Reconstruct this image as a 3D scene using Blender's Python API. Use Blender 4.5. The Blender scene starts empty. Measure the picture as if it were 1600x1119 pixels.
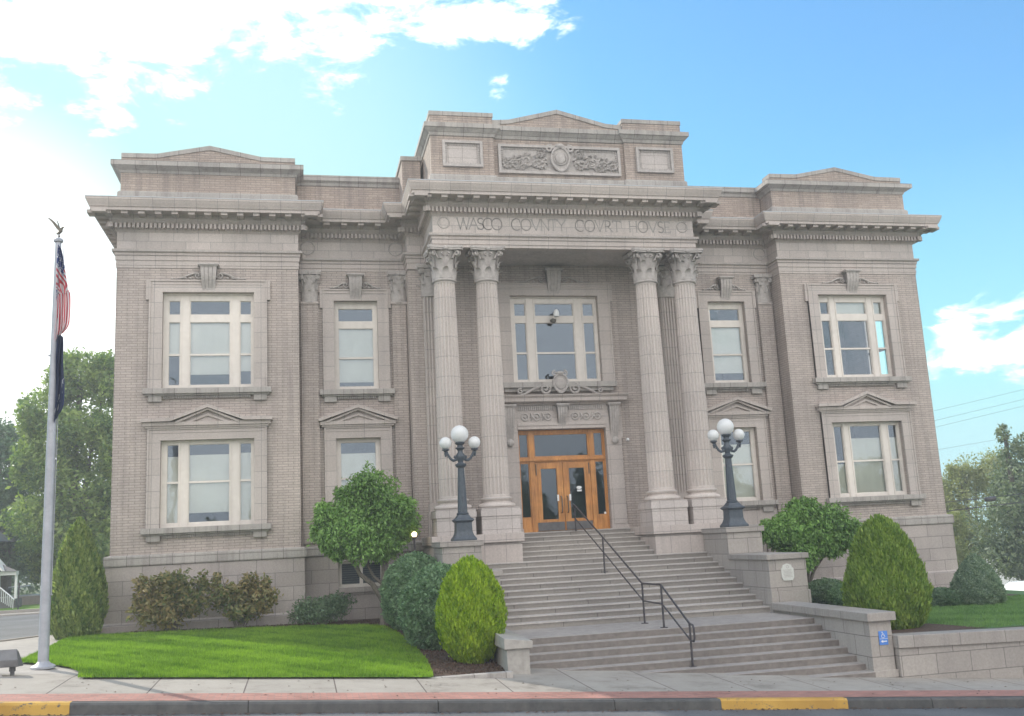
import bpy, bmesh, math, random
import numpy as np
from mathutils import Matrix, Vector
random.seed(7); rng = np.random.default_rng(7)
SC = bpy.context.scene; COL = SC.collection
# ------------------------------------------------------------------ camera, sky, sun, exposure
CAM = (-8.1467, -30.0783, 0.0); YAW, PIT, ROL, FPX = 12.47816, 10.523155, -2.92855, 1523.71
def cam_axes():
    y, p, r = (math.radians(a) for a in (YAW, PIT, ROL))
    fw = Vector((math.sin(y)*math.cos(p), math.cos(y)*math.cos(p), math.sin(p)))
    ri = Vector((math.cos(y), -math.sin(y), 0)); up = ri.cross(fw)
    return math.cos(r)*ri+math.sin(r)*up, -math.sin(r)*ri+math.cos(r)*up, fw
cd = bpy.data.cameras.new('camera'); cam = bpy.data.objects.new('camera', cd); COL.objects.link(cam)
_r, _u, _f = cam_axes()
cam.matrix_world = Matrix(((_r.x, _u.x, -_f.x, CAM[0]), (_r.y, _u.y, -_f.y, CAM[1]), (_r.z, _u.z, -_f.z, CAM[2]), (0, 0, 0, 1)))
cd.sensor_fit = 'HORIZONTAL'; cd.sensor_width = 36; cd.lens = FPX/1600*36; cd.clip_start = .1; cd.clip_end = 3000
SC.camera = cam
SC.render.film_transparent = False
SC.view_settings.view_transform = 'Standard'; SC.view_settings.look = 'None'
SC.view_settings.gamma = 1; SC.view_settings.use_curve_mapping = False
SC.view_settings.exposure = EXPOSURE = 0.74
SC.cycles.use_denoising = True
SC.cycles.max_bounces = 8; SC.cycles.diffuse_bounces = 4; SC.cycles.transparent_max_bounces = 16
SC.cycles.sample_clamp_indirect = 8
SUN_EL, SUN_DIR = 35.0, Vector((-.63, .777, 0)).normalized()      # towards the sun, horizontally
SUN_STR, SKY_STR = 2.5, 0.15
HAZE = .0018

class NT:
    def __init__(s, tree): s.t = tree; tree.nodes.clear()
    def n(s, typ, ins=None, **kw):
        nd = s.t.nodes.new(typ)
        for k, v in kw.items(): setattr(nd, k, v)
        for k, v in (ins or {}).items():
            if isinstance(v, tuple) and len(v) == 2 and hasattr(v[0], 'outputs'): s.t.links.new(v[0].outputs[v[1]], nd.inputs[k])
            elif hasattr(v, 'outputs'): s.t.links.new(v.outputs[0], nd.inputs[k])
            else: nd.inputs[k].default_value = v
        return nd
    def math(s, op, a, b=0.0, clamp=False): return s.n('ShaderNodeMath', {0: a, 1: b}, operation=op, use_clamp=clamp)
    def ramp(s, fac, stops, interp='LINEAR'):
        r = s.n('ShaderNodeValToRGB', {'Fac': fac}); cr = r.color_ramp; cr.interpolation = interp
        while len(cr.elements) < len(stops): cr.elements.new(.5)
        for e, (p, c) in zip(cr.elements, stops): e.position = p; e.color = (*c, 1) if len(c) == 3 else c
        return r
    def mix(s, fac, a, b, blend='MIX'):
        m = s.n('ShaderNodeMix', data_type='RGBA', blend_type=blend)
        for k, v in ((0, fac), (6, a), (7, b)):
            if isinstance(v, tuple) and hasattr(v[0], 'outputs'): s.t.links.new(v[0].outputs[v[1]], m.inputs[k])
            elif hasattr(v, 'outputs'): s.t.links.new(v.outputs[0], m.inputs[k])
            else: m.inputs[k].default_value = (*v, 1) if isinstance(v, (tuple, list)) and len(v) == 3 else v
        return (m, 2)

W = bpy.data.worlds.new('World'); SC.world = W; W.use_nodes = True
w = NT(W.node_tree)
sky = w.n('ShaderNodeTexSky', sky_type='NISHITA', sun_disc=False, sun_elevation=math.radians(SUN_EL),
          sun_rotation=math.atan2(SUN_DIR.x, SUN_DIR.y), air_density=1.0, dust_density=.35, ozone_density=1.6)
tc = w.n('ShaderNodeTexCoord')
CLOUDS = [((-0.1903, 0.8509, 0.4897), 0.0796, 1.0), ((-0.0935, 0.8583, 0.5045), 0.0765, 1.0), ((-0.0134, 0.8609, 0.5087), 0.0632, 0.95), ((0.0579, 0.8586, 0.5093), 0.0488, 0.9), ((0.1004, 0.8573, 0.5049), 0.0307, 0.8), ((-0.1731, 0.8792, 0.4440), 0.0496, 0.85), ((-0.2068, 0.8729, 0.4419), 0.0316, 0.75), ((-0.1331, 0.8908, 0.4344), 0.0357, 0.8), ((-0.1111, 0.8963, 0.4292), 0.0210, 0.7), ((-0.2482, 0.8725, 0.4210), 0.0311, 0.75), ((-0.2312, 0.8783, 0.4186), 0.0200, 0.68), ((-0.0700, 0.8853, 0.4597), 0.0332, 0.72), ((-0.0409, 0.8887, 0.4566), 0.0213, 0.68), ((0.0037, 0.8917, 0.4527), 0.0277, 0.6), ((0.0309, 0.8949, 0.4452), 0.0218, 0.6), ((0.1369, 0.8539, 0.5021), 0.0370, 0.85), ((0.1733, 0.8463, 0.5037), 0.0309, 0.8), ((0.2270, 0.8306, 0.5085), 0.0370, 0.72), ((0.2014, 0.8761, 0.4381), 0.0152, 0.74), ((-0.1422, 0.8081, 0.5716), 0.1283, 1.5), ((0.0337, 0.8074, 0.5890), 0.1168, 1.4), ((0.1748, 0.8044, 0.5678), 0.0719, 1.0), ((0.6384, 0.7566, 0.1416), 0.0350, 0.72), ((0.6179, 0.7738, 0.1392), 0.0325, 0.72), ((0.6009, 0.7872, 0.1388), 0.0209, 0.68), ((0.5854, 0.7988, 0.1387), 0.0168, 0.64), ((0.6302, 0.7552, 0.1802), 0.0293, 0.68), ((0.6010, 0.7807, 0.1710), 0.0238, 0.66), ((0.6399, 0.7440, 0.1924), 0.0232, 0.66), ((0.6653, 0.7328, 0.1425), 0.0514, 0.9)]
msk = None
for c, r, wt in CLOUDS:
    c = Vector(c).normalized()
    dt = w.n('ShaderNodeVectorMath', {0: (tc, 'Generated'), 1: c}, operation='DOT_PRODUCT')
    mr = w.n('ShaderNodeMapRange', {'Value': (dt, 'Value'), 'From Min': math.cos(r*1.6), 'From Max': 1.0, 'To Min': 0.0, 'To Max': wt})
    msk = (mr, 0) if msk is None else (w.math('MAXIMUM', msk, (mr, 0)), 0)
sc_ = w.n('ShaderNodeVectorMath', {0: (tc, 'Generated'), 1: (1, 1, 2.3)}, operation='MULTIPLY')
no = w.n('ShaderNodeTexNoise', {'Vector': sc_, 'Scale': 13.0, 'Detail': 9.0, 'Roughness': .62, 'Distortion': .3})
ns = w.math('MULTIPLY_ADD', (no, 0), 3.4); ns.inputs[2].default_value = -1.98
sm = w.math('MINIMUM', w.math('ADD', msk, ns), w.math('MULTIPLY', msk, 3.0))
cl1 = w.n('ShaderNodeMapRange', {'Value': sm, 'From Min': .10, 'From Max': .86}, interpolation_type='SMOOTHSTEP')
# broken bright cloud added in the unseen sky behind the viewer, as facade fill
sep = w.n('ShaderNodeSeparateXYZ', {0: (tc, 'Generated')})
no2 = w.n('ShaderNodeTexNoise', {'Vector': sc_, 'Scale': 3.2, 'Detail': 7.0, 'Roughness': .6})
back = w.n('ShaderNodeMapRange', {'Value': (sep, 'Y'), 'From Min': .35, 'From Max': -.3, 'To Min': -.5, 'To Max': .22})
bs = w.math('ADD', (no2, 0), (back, 0))
cl2 = w.n('ShaderNodeMapRange', {'Value': bs, 'From Min': .5, 'From Max': .66}, interpolation_type='SMOOTHSTEP')
# pale glare round the sun's side of the sky
sunv = Vector((SUN_DIR.x*math.cos(math.radians(SUN_EL)), SUN_DIR.y*math.cos(math.radians(SUN_EL)), math.sin(math.radians(SUN_EL))))
gd = w.n('ShaderNodeVectorMath', {0: (tc, 'Generated'), 1: Vector((-.32, .93, .17)).normalized()}, operation='DOT_PRODUCT')
g1 = w.n('ShaderNodeMapRange', {'Value': (gd, 'Value'), 'From Min': .77, 'From Max': .955}, interpolation_type='SMOOTHSTEP')
g2 = w.n('ShaderNodeMapRange', {'Value': (gd, 'Value'), 'From Min': .962, 'From Max': .996}, interpolation_type='SMOOTHSTEP')
hz = w.n('ShaderNodeMapRange', {'Value': (sep, 'Z'), 'From Min': .34, 'From Max': .0, 'To Max': .75})
skc = w.mix(1.0, w.mix(1.0, (sky, 0), (.60, .93, 1.03), 'MULTIPLY'), (2.6, 4.2, 4.4), 'DARKEN')
c0 = w.mix((hz, 0), skc, (2.2, 3.9, 4.15))
c1 = w.mix((g1, 0), c0, (2.6, 4.0, 4.0))
c2 = w.mix((g2, 0), c1, (6.5, 6.6, 6.6))
c3 = w.mix((cl1, 0), c2, (9.0, 9.1, 9.2))
c4 = w.mix((cl2, 0), c3, (8.6, 8.6, 8.6))
bg = w.n('ShaderNodeBackground', {'Color': c4, 'Strength': SKY_STR})
ow = w.n('ShaderNodeOutputWorld', {'Surface': bg})
sd = bpy.data.lights.new('sun', 'SUN'); sd.energy = SUN_STR; sd.angle = math.radians(.5); sd.color = (1, .93, .82)
so = bpy.data.objects.new('sun', sd); COL.objects.link(so); so.rotation_euler = (-sunv).to_track_quat('-Z', 'Y').to_euler(); so.location = (-30, 30, 40)

# ------------------------------------------------------------------ materials
def new_mat(name):
    m = bpy.data.materials.new(name); m.use_nodes = True; return m, NT(m.node_tree)
def finish(t, col, rough=.85, bump=None, bstr=.3, bdist=.01, **pk):
    ins = {'Base Color': col if not (isinstance(col, tuple) and len(col) == 3) else (*col, 1), 'Roughness': rough}
    ins.update(pk)
    if bump is not None:
        b = t.n('ShaderNodeBump', {'Height': bump, 'Strength': bstr, 'Distance': bdist}); ins['Normal'] = b
    p = t.n('ShaderNodeBsdfPrincipled', ins)
    t.n('ShaderNodeOutputMaterial', {'Surface': p})
def pos_uv(t, zoff=0.0):
    g = t.n('ShaderNodeNewGeometry'); s = t.n('ShaderNodeSeparateXYZ', {0: (g, 'Position')})
    sn = t.n('ShaderNodeSeparateXYZ', {0: (g, 'True Normal')}); fx = t.math('GREATER_THAN', t.math('ABSOLUTE', (sn, 0)), .7)
    u = t.n('ShaderNodeMix', {0: fx, 2: (s, 0), 3: (s, 1)}); z = t.math('ADD', (s, 2), zoff)
    return t.n('ShaderNodeCombineXYZ', {0: u, 1: z}), g
def grime(t, g, col, amt=.35, streak=True, dark=(.17, .15, .14)):
    mp = t.n('ShaderNodeVectorMath', {0: (g, 'Position'), 1: (2.2, 2.2, .16 if streak else 1.2)}, operation='MULTIPLY')
    n = t.n('ShaderNodeTexNoise', {'Vector': mp, 'Scale': 1.7, 'Detail': 7.0, 'Roughness': .68})
    r = t.ramp((n, 0), [(.47, (0, 0, 0)), (.76, (1, 1, 1))])
    f = t.math('MULTIPLY', r, amt)
    c = t.mix(f, col, dark)
    n2 = t.n('ShaderNodeTexNoise', {'Vector': (g, 'Position'), 'Scale': .33, 'Detail': 3.0})
    r2 = t.ramp((n2, 0), [(.3, (.86, .85, .85)), (.7, (1.1, 1.08, 1.06))])
    return t.mix(1.0, c, r2, 'MULTIPLY')
def block_mat(name, a, b, mortar, bw, bh, ms, amt=.3, zoff=0.0, rough=.85, bstr=.5, msmooth=.1, off=.5, streak=True, bias=0.0):
    m, t = new_mat(name); uv, g = pos_uv(t, zoff)
    br = t.n('ShaderNodeTexBrick', {'Vector': uv, 'Color1': (*a, 1), 'Color2': (*b, 1), 'Mortar': (*mortar, 1), 'Scale': 1.0, 'Mortar Size': ms,
              'Mortar Smooth': msmooth, 'Bias': bias, 'Brick Width': bw, 'Row Height': bh}, offset=off)
    n = t.n('ShaderNodeTexNoise', {'Vector': (g, 'Position'), 'Scale': 22.0, 'Detail': 5.0})
    r = t.ramp((n, 0), [(.25, (.88, .88, .88)), (.75, (1.1, 1.1, 1.1))])
    c = t.mix(1.0, (br, 0), r, 'MULTIPLY')
    c = grime(t, g, c, amt, streak)
    h = t.math('MULTIPLY_ADD', (br, 1), -1.0); h.inputs[2].default_value = 1.0
    h2 = t.math('MULTIPLY_ADD', (n, 0), .25); t.t.links.new(h.outputs[0], h2.inputs[2])
    finish(t, c, rough, h2, bstr, .012)
    return m
def noise_mat(name, a, b, scale=8, rough=.85, bstr=.25, amt=0.0, detail=6, dist=.01, **pk):
    m, t = new_mat(name); g = t.n('ShaderNodeNewGeometry')
    n = t.n('ShaderNodeTexNoise', {'Vector': (g, 'Position'), 'Scale': scale, 'Detail': float(detail), 'Roughness': .65})
    c = t.ramp((n, 0), [(.3, a), (.7, b)])
    if amt: c = grime(t, g, c, amt)
    finish(t, c, rough, (n, 0), bstr, dist, **pk)
    return m
M = {}
M['brick'] = block_mat('buff_brick', (.50, .432, .397), (.43, .368, .336), (.28, .25, .228), .31, .0775, .0085, .55, bstr=.7)
M['brick_pink'] = block_mat('rosy_brick', (.46, .375, .325), (.38, .305, .262), (.27, .235, .215), .31, .0775, .0085, .8, bstr=.7)
M['stone'] = block_mat('terracotta_stone', (.505, .45, .42), (.455, .402, .375), (.245, .225, .22), .62, 3.0, .006, .25, off=0.0, bstr=.35)
M['stone_jamb'] = block_mat('terracotta_jamb', (.50, .448, .42), (.45, .40, .374), (.26, .245, .235), 3.1, .47, .007, .2, off=0.0, bstr=.35)
M['frieze'] = block_mat('terracotta_frieze', (.535, .48, .45), (.445, .40, .375), (.28, .265, .255), .72, .33, .007, .25, bstr=.35, zoff=-.21)
M['drum'] = block_mat('terracotta_drum', (.555, .50, .468), (.50, .448, .42), (.28, .262, .25), 60.0, .60, .007, .32, off=0.0, bstr=.3)
M['carved'] = noise_mat('carved_terracotta', (.36, .33, .315), (.50, .462, .44), 11, .85, .3, .35)
M['pale_panel'] = block_mat('panel_stone', (.51, .462, .44), (.47, .425, .405), (.25, .22, .2), .45, .30, .006, .2, off=0.0)
M['basement'] = block_mat('basement_stone', (.435, .388, .365), (.36, .32, .30), (.23, .215, .205), 1.05, .40, .010, .28, zoff=.22, bstr=.6)
M['granite'] = noise_mat('step_granite', (.37, .345, .325), (.50, .465, .445), 14, .8, .25, .35)
M['riser'] = block_mat('dark_granite', (.29, .268, .245), (.235, .216, .20), (.11, .10, .095), 1.95, .1365, .009, .35, zoff=-.18+.1365*20+.018, streak=False)  # upper risers, set darker than the tread granite
M['old_riser'] = noise_mat('dark_step_stone', (.15, .132, .122), (.23, .205, .19), 6, .85, .3, .4)  # lower risers, set darker than their treads
M['post'] = noise_mat('weathered_post_stone', (.27, .255, .24), (.40, .38, .355), 6, .85, .4, .4)
M['step_old'] = noise_mat('worn_step_stone', (.29, .262, .245), (.39, .36, .335), 5, .85, .3, .45)
M['pier'] = block_mat('pier_stone', (.385, .352, .325), (.32, .292, .27), (.18, .165, .155), .82, .42, .009, .28, zoff=.29, bstr=.5)
M['flashing'] = noise_mat('lead_flashing', (.42, .43, .45), (.52, .53, .55), 3, .5, .05)
M['stained'] = block_mat('stained_stone', (.40, .375, .355), (.36, .335, .315), (.2, .19, .18), .62, 3.0, .006, .75, off=0.0)
M['cap'] = block_mat('coping_stone', (.42, .392, .368), (.375, .35, .33), (.19, .175, .165), .62, 3.0, .009, .75, off=0.0)
M['coping'] = block_mat('stair_coping_stone', (.36, .33, .305), (.315, .288, .266), (.17, .155, .145), 1.1, 3.0, .008, .5, off=0.0)
M['roof'] = noise_mat('roof_felt', (.12, .12, .12), (.2, .2, .2), 3)
M['paint'] = noise_mat('cream_paint', (.66, .61, .56), (.75, .70, .65), 6, .55, .05, .12)
def wood_mat():
    m, t = new_mat('varnished_oak'); g = t.n('ShaderNodeNewGeometry'); mp = t.n('ShaderNodeVectorMath', {0: (g, 'Position'), 1: (26, 26, 1.6)}, operation='MULTIPLY')
    n = t.n('ShaderNodeTexNoise', {'Vector': mp, 'Scale': 1.0, 'Detail': 7.0, 'Roughness': .6}); n2 = t.n('ShaderNodeTexNoise', {'Vector': (g, 'Position'), 'Scale': 2.3, 'Detail': 4.0})
    c = t.ramp((n, 0), [(.28, (.36, .135, .03)), (.5, (.54, .235, .06)), (.75, (.66, .32, .095))]); c2 = t.ramp((n2, 0), [(.3, (.72, .70, .68)), (.65, (1.08, 1.06, 1.04))])
    finish(t, t.mix(1.0, c, c2, 'MULTIPLY'), .35, (n, 0), .1, .004); return m
M['wood'] = wood_mat()
M['iron'] = noise_mat('painted_iron', (.035, .045, .06), (.07, .085, .105), 14, .5, .1)
M['rail'] = noise_mat('dark_rail_paint', (.035, .03, .035), (.065, .055, .06), 20, .45, .05)
M['alu'] = noise_mat('dull_aluminium', (.33, .335, .37), (.43, .435, .47), 6, .45, .03, Metallic=.2)
M['bronze'] = noise_mat('weathered_bronze', (.10, .09, .075), (.17, .15, .12), 20, .5, .1, Metallic=.5)
M['dark'] = noise_mat('room_plaster', (.15, .14, .13), (.2, .19, .18), 1, .9, 0)
M['blind'] = noise_mat('roller_blind', (.78, .765, .68), (.86, .845, .765), 1.2, .8, .25, .1, dist=.03)
M['blind2'] = noise_mat('yellowed_blind', (.68, .67, .58), (.77, .76, .67), 1.6, .8, .25, .1, dist=.03)
M['white'] = noise_mat('white_paint', (.74, .74, .74), (.82, .82, .82), 4, .5, .02)
M['steel'] = noise_mat('steel_plate', (.09, .085, .088), (.14, .135, .138), 6, .6, .05)
M['blue'] = noise_mat('blue_sign_enamel', (.08, .22, .62), (.1, .26, .68), 4, .4, .02)
M['plaque'] = noise_mat('pale_cast_plaque', (.56, .56, .52), (.66, .66, .62), 20, .5, .1)
M['letter'] = noise_mat('shade_dark_lettering', (.27, .25, .235), (.33, .31, .29), 20, .9, .1)  # darker than the frieze: shade of engraved letters put into the colour
def glass_mat(name, tint, fac):
    m, t = new_mat(name); g = t.n('ShaderNodeNewGeometry')
    n = t.n('ShaderNodeTexNoise', {'Vector': (g, 'Position'), 'Scale': 1.3, 'Detail': 2.0})
    b = t.n('ShaderNodeBump', {'Height': (n, 0), 'Strength': .12, 'Distance': .05})
    tr = t.n('ShaderNodeBsdfTransparent', {'Color': (*tint, 1)})
    gl = t.n('ShaderNodeBsdfGlossy', {'Color': (.74, .86, 1, 1), 'Roughness': .03, 'Normal': b})
    fr = t.n('ShaderNodeFresnel', {'IOR': 1.5}); f = t.math('ADD', (fr, 0), fac, True)
    mx = t.n('ShaderNodeMixShader', {0: f, 1: tr, 2: gl}); t.n('ShaderNodeOutputMaterial', {'Surface': mx})
    return m
M['glass'] = glass_mat('old_window_glass', (.93, .94, .92), .10)
M['door_glass'] = glass_mat('door_glass', (.62, .68, .60), .05)
def globe_mat():
    m, t = new_mat('milk_glass')
    p = t.n('ShaderNodeBsdfPrincipled', {'Base Color': (.84, .84, .84, 1), 'Roughness': .25, 'Subsurface Weight': .0})
    tl = t.n('ShaderNodeBsdfTranslucent', {'Color': (.9, .9, .9, 1)})
    t.n('ShaderNodeOutputMaterial', {'Surface': t.n('ShaderNodeMixShader', {0: .3, 1: p, 2: tl})}); return m
M['globe'] = globe_mat()
def lit_mat():
    m, t = new_mat('lit_bulb'); t.n('ShaderNodeOutputMaterial', {'Surface': t.n('ShaderNodeEmission', {'Color': (1, .72, .36, 1), 'Strength': 5.0})}); return m
M['lit'] = lit_mat()
def leaf_mat(name, a, b, trans=.35, rough=.5):
    m, t = new_mat(name)
    at = t.n('ShaderNodeAttribute', attribute_name='tint')
    c = t.ramp((at, 'Fac'), [(0, a), (1, b)])
    d = t.n('ShaderNodeBsdfPrincipled', {'Base Color': c, 'Roughness': rough, 'Specular IOR Level': .3})
    c2 = t.mix(1.0, c, (1.1, 1.25, .55), 'MULTIPLY')
    tl = t.n('ShaderNodeBsdfTranslucent', {'Color': c2})
    t.n('ShaderNodeOutputMaterial', {'Surface': t.n('ShaderNodeMixShader', {0: trans, 1: d, 2: tl})}); return m
L = {'maple': leaf_mat('tree_leaf', (.09, .18, .045), (.32, .52, .15)), 'lime': leaf_mat('golden_arborvitae', (.17, .29, .012), (.44, .57, .04)),
     'lime2': leaf_mat('yellow_arborvitae', (.12, .21, .035), (.32, .42, .085)),
     'arb': leaf_mat('dark_arborvitae', (.09, .16, .05), (.34, .40, .13)), 'clip': leaf_mat('clipped_shrub', (.075, .15, .075), (.28, .41, .24)),
     'rust': leaf_mat('rusty_leaf', (.10, .15, .055), (.35, .26, .125)), 'dk': leaf_mat('dark_shrub', (.07, .13, .075), (.21, .29, .18)),
     'bg': leaf_mat('far_tree_leaf', (.10, .18, .065), (.37, .45, .15), .45), 'bg2': leaf_mat('far_dark_leaf', (.07, .13, .09), (.21, .30, .18), .4),
     'con': leaf_mat('conifer_leaf', (.11, .15, .105), (.28, .32, .19), .3), 'yel': leaf_mat('yellowing_leaf', (.20, .22, .10), (.44, .43, .23), .45),
     'spr': leaf_mat('dwarf_spruce', (.13, .20, .14), (.34, .41, .30)), 'grass2': leaf_mat('shade_tinted_blade', (.10, .2, .06), (.24, .37, .13), .35), 'grass': leaf_mat('grass_blade', (.075, .17, .012), (.30, .46, .05), .4)}  # blades of the right lawn: same grass, shade put into a cooler colour
M['bark'] = noise_mat('bark', (.09, .075, .06), (.2, .17, .145), 12, .9, .8)
M['lawn'] = noise_mat('lawn_soil', (.08, .17, .008), (.14, .26, .015), 5, .9, .4)
M['lawn2'] = noise_mat('shade_tinted_soil', (.05, .12, .03), (.10, .19, .045), 5, .9, .4)  # right lawn ground, its green cooled to carry the shade
M['mulch'] = noise_mat('bark_mulch', (.035, .02, .014), (.14, .085, .06), 16, .95, .9, dist=.04)
M['earth'] = noise_mat('far_ground', (.10, .13, .05), (.18, .2, .1), .5, .95, .2)
def asphalt():
    m, t = new_mat('asphalt'); g = t.n('ShaderNodeNewGeometry')
    n = t.n('ShaderNodeTexNoise', {'Vector': (g, 'Position'), 'Scale': 60.0, 'Detail': 4.0}); n2 = t.n('ShaderNodeTexNoise', {'Vector': (g, 'Position'), 'Scale': .7, 'Detail': 5.0})
    c = t.ramp((n, 0), [(.3, (.075, .075, .08)), (.7, (.17, .17, .175))]); c2 = t.ramp((n2, 0), [(.35, (.75, .75, .75)), (.7, (1.2, 1.2, 1.2))])
    finish(t, t.mix(1.0, c, c2, 'MULTIPLY'), .85, (n, 0), .4, .01); return m
M['asphalt'] = asphalt()
def paving(name, a, b, mort, bw, bh, ms, off):
    m, t = new_mat(name); g = t.n('ShaderNodeNewGeometry')
    br = t.n('ShaderNodeTexBrick', {'Vector': (g, 'Position'), 'Color1': (*a, 1), 'Color2': (*b, 1), 'Mortar': (*mort, 1), 'Scale': 1.0, 'Mortar Size': ms, 'Brick Width': bw, 'Row Height': bh}, offset=off)
    n = t.n('ShaderNodeTexNoise', {'Vector': (g, 'Position'), 'Scale': 1.3, 'Detail': 11.0, 'Roughness': .74})
    r = t.ramp((n, 0), [(.3, (.55, .53, .51)), (.46, (.95, .94, .93)), (.72, (1.14, 1.14, 1.14))])
    finish(t, t.mix(1.0, (br, 0), r, 'MULTIPLY'), .85, (n, 0), .2, .01); return m
M['walk'] = paving('concrete_paving', (.36, .325, .285), (.32, .29, .255), (.10, .075, .07), 1.52, 40.0, .012, 0.0)
M['pad'] = noise_mat('concrete_pad', (.30, .275, .25), (.39, .36, .33), 3, .85, .15, .15)
M['bricks'] = paving('brick_paving', (.42, .20, .16), (.33, .155, .125), (.24, .17, .15), .21, .105, .008, .5)
M['kerb'] = noise_mat('kerb_concrete', (.06, .06, .062), (.12, .118, .115), 4, .9, .3, .3)
def worn_paint():
    m, t = new_mat('worn_yellow_kerb_paint'); g = t.n('ShaderNodeNewGeometry')
    n = t.n('ShaderNodeTexNoise', {'Vector': (g, 'Position'), 'Scale': 6.0, 'Detail': 10.0, 'Roughness': .75}); n2 = t.n('ShaderNodeTexNoise', {'Vector': (g, 'Position'), 'Scale': 1.1, 'Detail': 4.0})
    y = t.ramp((n2, 0), [(.3, (.42, .235, .045)), (.7, (.60, .36, .075))]); f = t.ramp((n, 0), [(.36, (1, 1, 1)), (.43, (0, 0, 0))])
    finish(t, t.mix(f, y, (.10, .098, .095)), .75, (n, 0), .2, .01); return m
M['yellow'] = worn_paint()
def flag_mat(name, kind):
    m, t = new_mat(name); uv = t.n('ShaderNodeUVMap', uv_map='UVMap'); s = t.n('ShaderNodeSeparateXYZ', {0: uv})
    if kind == 'us':
        st = t.math('MODULO', t.math('MULTIPLY', (s, 1), 13.0), 2.0); red = t.math('LESS_THAN', st, 1.0)
        c = t.mix(red, (.75, .73, .74), (.55, .06, .09))
        cx = t.math('LESS_THAN', (s, 0), .4); cy = t.math('GREATER_THAN', (s, 1), .4615); can = t.math('MULTIPLY', cx, cy)
        a = t.math('SUBTRACT', t.math('FRACT', t.math('MULTIPLY', (s, 0), 15.0)), .5); b = t.math('SUBTRACT', t.math('FRACT', t.math('MULTIPLY', (s, 1), 11.0)), .5)
        d = t.math('ADD', t.math('MULTIPLY', a, a), t.math('MULTIPLY', b, b)); star = t.math('LESS_THAN', d, .07)
        cc = t.mix(star, (.05, .07, .22), (.75, .75, .78)); c = t.mix(can, c, cc)
    else:
        n = t.n('ShaderNodeTexNoise', {'Vector': uv, 'Scale': 9.0, 'Detail': 3.0}); a = t.math('GREATER_THAN', (s, 0), .62); b = t.math('LESS_THAN', (s, 0), .74)
        e = t.math('MULTIPLY', t.math('MULTIPLY', a, b), t.math('GREATER_THAN', (n, 0), .57)); c = t.mix(e, (.035, .05, .12), (.6, .6, .62))
    p = t.n('ShaderNodeBsdfPrincipled', {'Base Color': c, 'Roughness': .8}); tl = t.n('ShaderNodeBsdfTranslucent', {'Color': c})
    t.n('ShaderNodeOutputMaterial', {'Surface': t.n('ShaderNodeMixShader', {0: .35, 1: p, 2: tl})}); return m
M['usflag'] = flag_mat('striped_flag_cloth', 'us'); M['dkflag'] = flag_mat('dark_flag_cloth', 'dk')

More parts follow.
